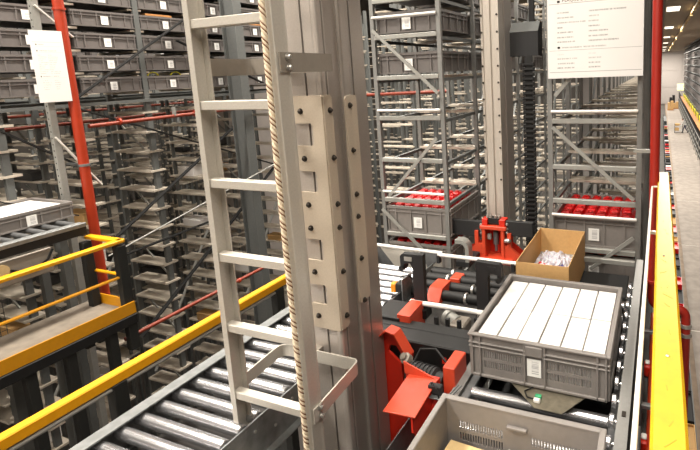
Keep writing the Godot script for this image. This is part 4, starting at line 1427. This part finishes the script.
# ---------------------------------------------------------------- pipes and notices
func clamp_ring(parent: Node, at: Vector3, r: float, axis: Vector3, m: Material) -> void:
	var st := mb()
	lathe(st, at, axis, [[r, -0.012], [r + 0.008, -0.010], [r + 0.008, 0.010], [r, 0.012]], 14)
	obj("clamp", st, m, parent)

func print_tex(w: int, h: int, rows: Array, seed_value: int) -> ImageTexture:
	var im := Image.create(w, h, false, Image.FORMAT_RGBA8)
	im.fill(Color(0.90, 0.895, 0.89))
	var r := RandomNumberGenerator.new()
	r.seed = seed_value
	for row in rows:
		# row = [y, height, tone, spans...]
		for i in range(3, row.size()):
			var sp: Array = row[i]
			if sp.size() > 2:
				im.fill_rect(Rect2i(sp[0], row[0], sp[1] - sp[0], row[1]), Color(row[2], row[2], row[2]))
			else:
				var x: int = sp[0]
				while x < sp[1]:
					var lw := r.randi_range(2, 4)
					if r.randf() > 0.14:
						im.fill_rect(Rect2i(x, row[0] + r.randi_range(0, 1), lw - 1, row[1] - r.randi_range(0, 1)), Color(row[2], row[2], row[2]))
					x += lw + (1 if r.randf() > 0.2 else 0)
	return ImageTexture.create_from_image(im)

func build_pipes_and_signs() -> void:
	var p := thing("red_standpipe", "tall orange-red standpipe beside the small white notice", "pipe", V(-5.2, 0, -2.95))
	part_tube("pipe", [V(0, 0, 0), V(0, 13.5, 0)], 0.045, M.red_pipe, p, 18)
	clamp_ring(p, V(0, 9.23, 0), 0.045, Vector3.UP, M.red_pipe)
	clamp_ring(p, V(0, 7.75, 0), 0.045, Vector3.UP, M.galvanised)
	part_bar("clamp_arm", V(0, 7.75, 0), V(-0.3, 7.75, -0.02), 0.02, 0.02, M.galvanised, p)
	var h := thing("red_pipe", "horizontal orange-red pipe running along the long rack", "pipe", V(-5.2, 8.13, -3.0))
	part_tube("pipe", [V(0, -0.012, -0.05), V(0, 0.014, -2.75)], 0.021, M.red_brown, h, 12)
	for z in [-0.35, -1.25, -2.3]:
		clamp_ring(h, V(0, 0, z), 0.027, Vector3.BACK, M.red_pipe)
	for z in [-0.98, -2.05]:
		part_box("hanger", V(-0.02, 0.0, z - 0.01), V(0.02, 0.10, z + 0.01), M.rack_light, h)
	h = thing("red_pipe", "thin red pipe slanting past the open rack behind the yellow rail", "pipe", V(-4.4, 6.25, 0))
	part_tube("pipe", [V(0, 0, -2.6), V(0, 0.005, -4.35)], 0.019, M.red_brown, h, 10)
	clamp_ring(h, V(0, 0.0, -3.9), 0.02, Vector3.BACK, M.red_pipe)
	for a in [[-7.0, 8.05, -2.0, -7.5], [-8.6, 8.12, -2.0, -7.5]]:
		h = thing("red_pipe", "red pipe far inside the open racks", "pipe", V(a[0], a[1], 0), "red pipes inside the racks")
		part_tube("pipe", [V(0, 0, a[2]), V(0, 0, a[3])], 0.022, M.red_brown, h, 8)
	h = thing("red_pipe", "red pipe crossing behind the galvanised rack", "pipe", V(-3.1, 8.2, -6.345))
	part_tube("pipe", [V(-1.2, 0.0, 0), V(0.35, 0.03, 0)], 0.025, M.red_brown, h, 8)
	# perforated pale upright that carries the small notice
	var u := thing("perforated_upright", "pale perforated steel upright with a white diagonal brace", "upright", V(-5.26, 0, -2.75))
	perforated_post("post", V(0, 0, 0), 10.3, 0.055, M.rack_light, u)
	var hole := BoxMesh.new()
	hole.size = V(0.012, 0.014, 0.001)
	for k in 46:
		inst("slot", hole, M.black_soft, V(0.0, 7.2 + k * 0.06, 0.0006), u)
	part_bar("diagonal", V(0.03, 8.05, -0.01), V(0.03, 7.52, -0.35), 0.012, 0.03, M.white_paint, u, Vector3.RIGHT)
	part_bar("diagonal", V(0.03, 9.25, -0.02), V(0.03, 8.98, -0.30), 0.012, 0.03, M.white_paint, u, Vector3.RIGHT)
	# small notice
	var rows := [[82, 2, 0.72, [14, 240, 1]], [96, 9, 0.15, [38, 46, 1]], [97, 6, 0.66, [56, 100]], [112, 2, 0.8, [36, 240, 1]], [140, 9, 0.15, [38, 46, 1]], [141, 6, 0.62, [56, 190]], [154, 2, 0.8, [36, 240, 1]]]
	for k in 11:
		rows.append([172 + k * 13 - (0 if k < 11 else 0), 6, 0.72, [40, 40 + 30 + (k * 37) % 50], [120, 120 + 25 + (k * 53) % 60]])
	rows.append_array([[322, 9, 0.15, [38, 46, 1]], [323, 6, 0.62, [56, 185]], [337, 2, 0.8, [36, 240, 1]]])
	for k in 5:
		rows.append([352 + k * 16, 6, 0.74, [50, 50 + 35 + (k * 31) % 40], [140, 140 + 30 + (k * 23) % 30]])
	var pm := StandardMaterial3D.new()
	pm.resource_name = "small_notice_print"
	pm.albedo_texture = print_tex(256, 512, rows, 3)
	pm.roughness = 0.55
	var n := thing("notice", "small white printed notice fixed beside the orange-red standpipe", "notice", V(-5.16, 8.70, -2.785))
	var nm := inst("sheet", card(0.265, 0.645, 0.003), pm, Vector3.ZERO, n)
	nm.rotation.y = PI / 2
	part_box("backing", V(-0.012, -0.30, -0.11), V(-0.004, 0.30, 0.11), M.rack_light, n)
	part_box("bracket", V(-0.10, 0.10, -0.02), V(-0.01, 0.14, 0.02), M.rack_light, n)
	# large notice
	var sx := 1024.0 / 0.615
	var sy := 1024.0 / 0.565
	rows = []
	var line := func(px: float) -> int: return int(px * 1024.0 / 89.0)
	# rows measured as pixels under the upper edge of the board
	rows.append([line.call(12.4), 5, 0.55, [20, 1010, 1]])
	rows.append([line.call(9.2), 26, 0.08, [112, 142, 1]])
	var ent := [[21, 110, 240, 455, 850, 0.5], [26, 110, 290, 455, 560, 0.55], [31, 110, 420, 455, 560, 0.55], [36, 110, 170, 455, 575, 0.4], [41, 110, 290, 455, 660, 0.5], [46, 110, 290, 455, 660, 0.5], [50.6, 110, 305, 455, 770, 0.45]]
	for e in ent:
		rows.append([line.call(e[0]), 17, e[5], [e[1], e[2]], [e[3], e[4]]])
	rows.append([line.call(56), 26, 0.08, [112, 142, 1]])
	rows.append([line.call(56.5), 17, 0.55, [160, 380], [400, 640]])
	rows.append([line.call(60.0), 4, 0.6, [20, 1010, 1]])
	ent = [[63.6, 110, 190, 455, 530, 0.8], [68, 110, 330, 455, 590, 0.62], [73, 110, 300, 455, 580, 0.55], [77.5, 110, 300, 455, 580, 0.45]]
	for e in ent:
		rows.append([line.call(e[0]), 17, e[5], [e[1], e[2]], [e[3], e[4]]])
	rows.append([line.call(82.5), 5, 0.55, [20, 1010, 1]])
	var lm := StandardMaterial3D.new()
	lm.resource_name = "large_notice_print"
	lm.albedo_texture = print_tex(1024, 1024, rows, 8)
	lm.roughness = 0.22
	var b := thing("notice", "large white printed notice board fixed to the rack end", "notice", V(-0.414, 8.71, -3.40))
	inst("sheet", card(0.615, 0.575, 0.004), lm, Vector3.ZERO, b)
	part_box("backing", V(-0.30, -0.28, -0.012), V(0.30, 0.28, -0.004), M.rack_grey, b)
	for s in [-1.0, 1.0]:
		part_box("bracket", V(s * 0.27 - 0.02, -0.24, -0.055), V(s * 0.27 + 0.02, -0.2, -0.012), M.rack_light, b)
	var tx := TextMesh.new()
	var f := SystemFont.new()
	f.font_names = PackedStringArray(["Droid Sans"])
	tx.font = f
	tx.text = "PLAQUE D'IDENTIFICATION"
	tx.font_size = 26
	tx.pixel_size = 0.0012
	tx.depth = 0.0006
	tx.horizontal_alignment = HORIZONTAL_ALIGNMENT_LEFT
	inst("heading", tx, M.black, V(-0.21, 0.2275, 0.0008), b)
	# standpipe by the wide yellow rail, with its branch under the rail
	var r := thing("red_standpipe", "tall deep-red standpipe at the end of the wide yellow rail", "pipe", V(-0.024, 0, -3.1))
	part_tube("pipe", [V(0, 7.05, 0), V(0, 13.5, 0)], 0.028, M.red_pipe_dark, r, 18)
	var path := [V(0, 7.1, 0)]
	path.append_array(arc(V(0, 7.1, 0), V(0, 7.0, 0), V(0.1, 7.0, 0), 0.06))
	path.append_array(arc(V(0.1, 7.0, 0), V(0.195, 7.0, 0), V(0.195, 6.9, 0), 0.06))
	path.append(V(0.195, 4.0, 0))
	part_tube("branch", path, 0.027, M.red_pipe_dark, r, 14)
	clamp_ring(r, V(0.195, 6.90, 0), 0.028, Vector3.UP, M.bolt_bright)
	clamp_ring(r, V(0.195, 6.84, 0), 0.028, Vector3.UP, M.bolt_bright)
	clamp_ring(r, V(0, 7.16, 0), 0.028, Vector3.UP, M.red_pipe_dark)
	part_bar("clamp_arm", V(-0.12, 7.98, 0), V(0, 7.98, 0), 0.02, 0.02, M.rack_light, r)

# ---------------------------------------------------------------- the picking corridor far below
func build_aisle() -> void:
	# far rack on the other side of the corridor
	var t := thing("storage_rack", "long dark rack of stacked totes on the far side of the corridor", "rack", V(3.05, 0, 0))
	for k in 26:
		var z := -22.0 - k * 2.6
		part_box("upright", V(1.15, 0, z - 0.05), V(1.25, 10.7, z + 0.05), M.rack_dark, t)
	for lv in 10:
		var y := 2.9 + lv * 0.86
		part_box("shelf_beam", V(0.3, y - 0.05, -88), V(0.34, y + 0.04, -20), M.rack_grey if lv > 0 else M.tan_rail, t)
	part_box("shelf", V(0.3, 2.80, -88), V(1.2, 2.86, -20), M.rack_dark, t)
	part_box("tan_ledge", V(-0.05, 2.86, -88), V(0.30, 2.92, -20), M.tan_rail, t, 0.01)
	var mm := MultiMesh.new()
	mm.transform_format = MultiMesh.TRANSFORM_3D
	mm.mesh = tote_mesh(0.7, 0.72, 0.6)
	var list := []
	for lv in range(1, 9):
		for k in 82:
			if rng.randf() < 0.06: continue
			list.append(Transform3D(Basis(), V(0.72, 2.95 + lv * 0.86, -20.5 - k * 0.81)))
	mm.instance_count = list.size()
	for i in list.size():
		mm.set_instance_transform(i, list[i])
	var mi := MultiMeshInstance3D.new()
	mi.name = "distant_totes"
	mi.multimesh = mm
	mi.material_override = M.tote_grey
	mi.position = V(3.05, 0, 0)
	add_child(mi)
	tag(mi, "tiers of dark grey totes on the rack across the corridor", "totes", "", "stuff")
	var bm := mb()
	bx(bm, V(-0.25, 0, -0.4), V(0.25, 0.55, 0.4), 0.02)
	bx(bm, V(-0.27, 0.5, -0.42), V(0.27, 0.56, 0.42), 0.01)
	var ybm := bm.commit()
	for k in 60:
		var o := inst("yellow_bin", ybm, M.lid_yellow if k % 4 else M.tote_dark, V(3.65, 2.862, -28.0 - k * 1.0))
		tag(o, "yellow bin on the lowest shelf across the corridor" if k % 4 else "dark bin between yellow bins across the corridor", "bin", "bins on the lowest shelf across the corridor" if k % 4 else "dark bins across the corridor")
	# conveyor rails under the tan ledge
	var c := thing("corridor_conveyor", "long conveyor with pale rails along the far side of the corridor", "conveyor", V(3.05, 0, 0))
	for a in [[0.05, 0.65], [0.10, 1.15], [0.16, 1.75]]:
		part_box("side_rail", V(a[0] - 0.02, a[1], -105), V(a[0] + 0.02, a[1] + 0.07, -18), M.rack_light, c)
	part_box("back_panel", V(0.22, 0.0, -105), V(0.28, 2.8, -18), M.black_soft, c)
	for k in 30:
		part_box("leg", V(0.02, 0, -18.5 - k * 2.8), V(0.08, 1.75, -18.42 - k * 2.8), M.rack_light, c)
	# cable tray with little lamps under the ceiling
	var ct := thing("busbar", "thin pale busbar with clips running under the corridor ceiling", "busbar", V(1.2, 10.55, 0))
	part_box("rail", V(-0.05, 0, -105), V(0.05, 0.06, -4), M.cardboard_pale, ct)
	for k in 40:
		part_box("clip", V(-0.05, -0.05, -8.0 - k * 2.4), V(0.05, 0.18, -7.85 - k * 2.4), M.cardboard_pale, ct)
	# pallets at the far end
	for a in [[1.7, -96.0, 1.5, "cardboard"], [2.6, -99.0, 1.1, "cardboard"], [2.1, -103.0, 2.1, "charcoal"]]:
		var pt := thing("pallet_load", "%s pallet load at the far end of the corridor" % ("brown" if a[3] == "cardboard" else "dark"), "pallet", V(a[0], 0, a[1]), "pallet loads at the far end")
		part_box("pallet", V(-0.5, 0, -0.6), V(0.5, 0.14, 0.6), M.wood, pt)
		for i in 2:
			part_box("carton_stack", V(-0.48 + i * 0.49, 0.14, -0.55), V(-0.03 + i * 0.49, 0.14 + a[2] * (0.8 + 0.2 * i), 0.55), M[a[3]], pt, 0.02)
	# trolley with cartons and the person at it
	var tr := thing("picking_trolley", "two-tier picking trolley loaded with cartons in the corridor", "trolley", V(2.1, 0, -64.6))
	for y in [0.25, 0.85]:
		part_box("shelf", V(-0.45, y, -0.3), V(0.45, y + 0.05, 0.3), M.rack_light, tr)
	for x in [-0.43, 0.43]:
		for z in [-0.28, 0.28]:
			part_box("post", V(x - 0.02, 0.12, z - 0.02), V(x + 0.02, 1.1, z + 0.02), M.rack_dark, tr)
			var st := mb()
			lathe(st, V(x - 0.02, 0.06, z), Vector3.RIGHT, [[0.0, 0.0], [0.06, 0.0], [0.06, 0.04], [0.0, 0.04]], 10)
			obj("wheel", st, M.black, tr)
	for a in [[-0.2, 0.30, 0.3, 0.34, "brown carton on the lower shelf of the picking trolley"], [-0.15, 0.90, 0.28, 0.24, "brown carton on the upper shelf of the picking trolley"]]:
		var st := mb()
		box(st, V(0, a[3] * 0.5, 0), V(0.5, a[3], 0.5), 0.01)
		box(st, V(0, a[3], 0), V(0.06, 0.006, 0.5))
		var o := obj("carton", st, M.cardboard)
		o.position = V(2.1 + a[0], a[1], -64.6)
		tag(o, a[4], "carton")
	build_person(V(2.78, 0, -64.6))

# walking person leaning towards the trolley: one skin, meshed from tapered capsules
func build_person(at: Vector3) -> void:
	var f := -1.0
	var bones := [
		[V(0, 0.95, -0.09), V(-0.12, 0.52, -0.1), 0.09, 0.065], [V(-0.12, 0.52, -0.1), V(-0.20, 0.09, -0.1), 0.06, 0.045], [V(-0.20, 0.06, -0.1), V(-0.38, 0.045, -0.1), 0.045, 0.035],
		[V(0, 0.95, 0.09), V(0.10, 0.52, 0.1), 0.09, 0.065], [V(0.10, 0.52, 0.1), V(0.36, 0.14, 0.1), 0.06, 0.045], [V(0.36, 0.10, 0.1), V(0.25, 0.035, 0.1), 0.045, 0.035],
		[V(0, 0.97, 0), V(-0.10, 1.22, 0), 0.13, 0.13], [V(-0.10, 1.22, 0), V(-0.17, 1.40, 0), 0.14, 0.12],
		[V(-0.17, 1.42, -0.17), V(-0.17, 1.42, 0.17), 0.065, 0.065], [V(-0.17, 1.42, 0), V(-0.23, 1.55, 0), 0.055, 0.055],
		[V(-0.25, 1.60, 0), V(-0.26, 1.67, 0), 0.085, 0.088],
		[V(-0.17, 1.41, -0.19), V(-0.20, 1.14, -0.22), 0.052, 0.042], [V(-0.20, 1.14, -0.22), V(-0.45, 1.06, -0.18), 0.04, 0.03], [V(-0.45, 1.06, -0.18), V(-0.54, 1.05, -0.16), 0.033, 0.025],
		[V(-0.17, 1.41, 0.19), V(-0.20, 1.14, 0.22), 0.052, 0.042], [V(-0.20, 1.14, 0.22), V(-0.45, 1.06, 0.18), 0.04, 0.03], [V(-0.45, 1.06, 0.18), V(-0.54, 1.05, 0.16), 0.033, 0.025],
		[V(-0.335, 1.62, 0), V(-0.355, 1.60, 0), 0.018, 0.015]]
	var sd := func(p: Vector3) -> float:
		var best := 9.0
		for b in bones:
			var pa: Vector3 = p - b[0]
			var ba: Vector3 = b[1] - b[0]
			var hh := clampf(pa.dot(ba) / ba.length_squared(), 0.0, 1.0)
			var d := (pa - ba * hh).length() - lerpf(b[2], b[3], hh)
			var k := 0.03
			var m := clampf(0.5 + 0.5 * (best - d) / k, 0.0, 1.0)
			best = lerpf(best, d, m) - k * m * (1.0 - m)
		return best
	var cell := 0.032
	var o := V(-0.66, -0.03, -0.36)
	var n := Vector3i(35, 57, 23)
	var val := PackedFloat32Array()
	val.resize((n.x + 1) * (n.y + 1) * (n.z + 1))
	var id := func(i: int, j: int, k: int) -> int: return (i * (n.y + 1) + j) * (n.z + 1) + k
	for i in n.x + 1:
		for j in n.y + 1:
			for k in n.z + 1:
				val[id.call(i, j, k)] = sd.call(o + V(i, j, k) * cell)
	var vert := {}
	for i in n.x:
		for j in n.y:
			for k in n.z:
				var sum := Vector3.ZERO
				var cnt := 0
				for e in [[0, 0, 0, 1, 0, 0], [0, 1, 0, 1, 1, 0], [0, 0, 1, 1, 0, 1], [0, 1, 1, 1, 1, 1], [0, 0, 0, 0, 1, 0], [1, 0, 0, 1, 1, 0], [0, 0, 1, 0, 1, 1], [1, 0, 1, 1, 1, 1], [0, 0, 0, 0, 0, 1], [1, 0, 0, 1, 0, 1], [0, 1, 0, 0, 1, 1], [1, 1, 0, 1, 1, 1]]:
					var a: float = val[id.call(i + e[0], j + e[1], k + e[2])]
					var b: float = val[id.call(i + e[3], j + e[4], k + e[5])]
					if (a < 0.0) != (b < 0.0):
						sum += V(e[0], e[1], e[2]).lerp(V(e[3], e[4], e[5]), a / (a - b))
						cnt += 1
				if cnt:
					vert[id.call(i, j, k)] = o + (V(i, j, k) + sum / cnt) * cell
	var nrm := {}
	for key in vert:
		var p: Vector3 = vert[key]
		var h := 0.008
		var c0: float = sd.call(p)
		nrm[key] = V(sd.call(p + V(h, 0, 0)) - c0, sd.call(p + V(0, h, 0)) - c0, sd.call(p + V(0, 0, h)) - c0).normalized()
	var st := mb()
	for i in range(1, n.x):
		for j in range(1, n.y):
			for k in range(1, n.z):
				var v0: float = val[id.call(i, j, k)]
				for ax in 3:
					var q := Vector3i(i, j, k)
					q[ax] += 1
					if (v0 < 0.0) == (val[id.call(q.x, q.y, q.z)] < 0.0): continue
					var u := Vector3i.ZERO
					var w := Vector3i.ZERO
					u[(ax + 1) % 3] = 1
					w[(ax + 2) % 3] = 1
					var ids := []
					for c in [Vector3i.ZERO, u, u + w, w]:
						ids.append(id.call(i - c.x, j - c.y, k - c.z))
					if not (vert.has(ids[0]) and vert.has(ids[1]) and vert.has(ids[2]) and vert.has(ids[3])): continue
					var pp := []
					var nn := []
					for x in ids:
						pp.append(vert[x])
						nn.append(nrm[x])
					var g: Vector3 = (pp[1] - pp[0]).cross(pp[2] - pp[0])
					var order := [0, 2, 1, 0, 3, 2] if g.dot(nn[0]) > 0.0 else [0, 1, 2, 0, 2, 3]
					for x in order:
						var p: Vector3 = pp[x]
						var col := Color(0.08, 0.08, 0.11)
						if p.y > 0.97: col = Color(0.62, 0.60, 0.58)
						if p.y > 1.49 or p.x < -0.43: col = Color(0.52, 0.30, 0.22)
						if p.y > 1.66 or (p.y > 1.58 and p.x > -0.22): col = Color(0.05, 0.035, 0.03)
						if p.y < 0.09: col = Color(0.03, 0.03, 0.03)
						st.set_color(col)
						st.set_normal(nn[x])
						st.add_vertex(p)
	var pm := mat("person_skin_and_cloth", Color.WHITE, 0.85)
	pm.vertex_color_use_as_albedo = true
	var person := obj("person", st, pm)
	person.position = at
	tag(person, "person in a pale top and dark trousers pushing the trolley down the corridor", "person")
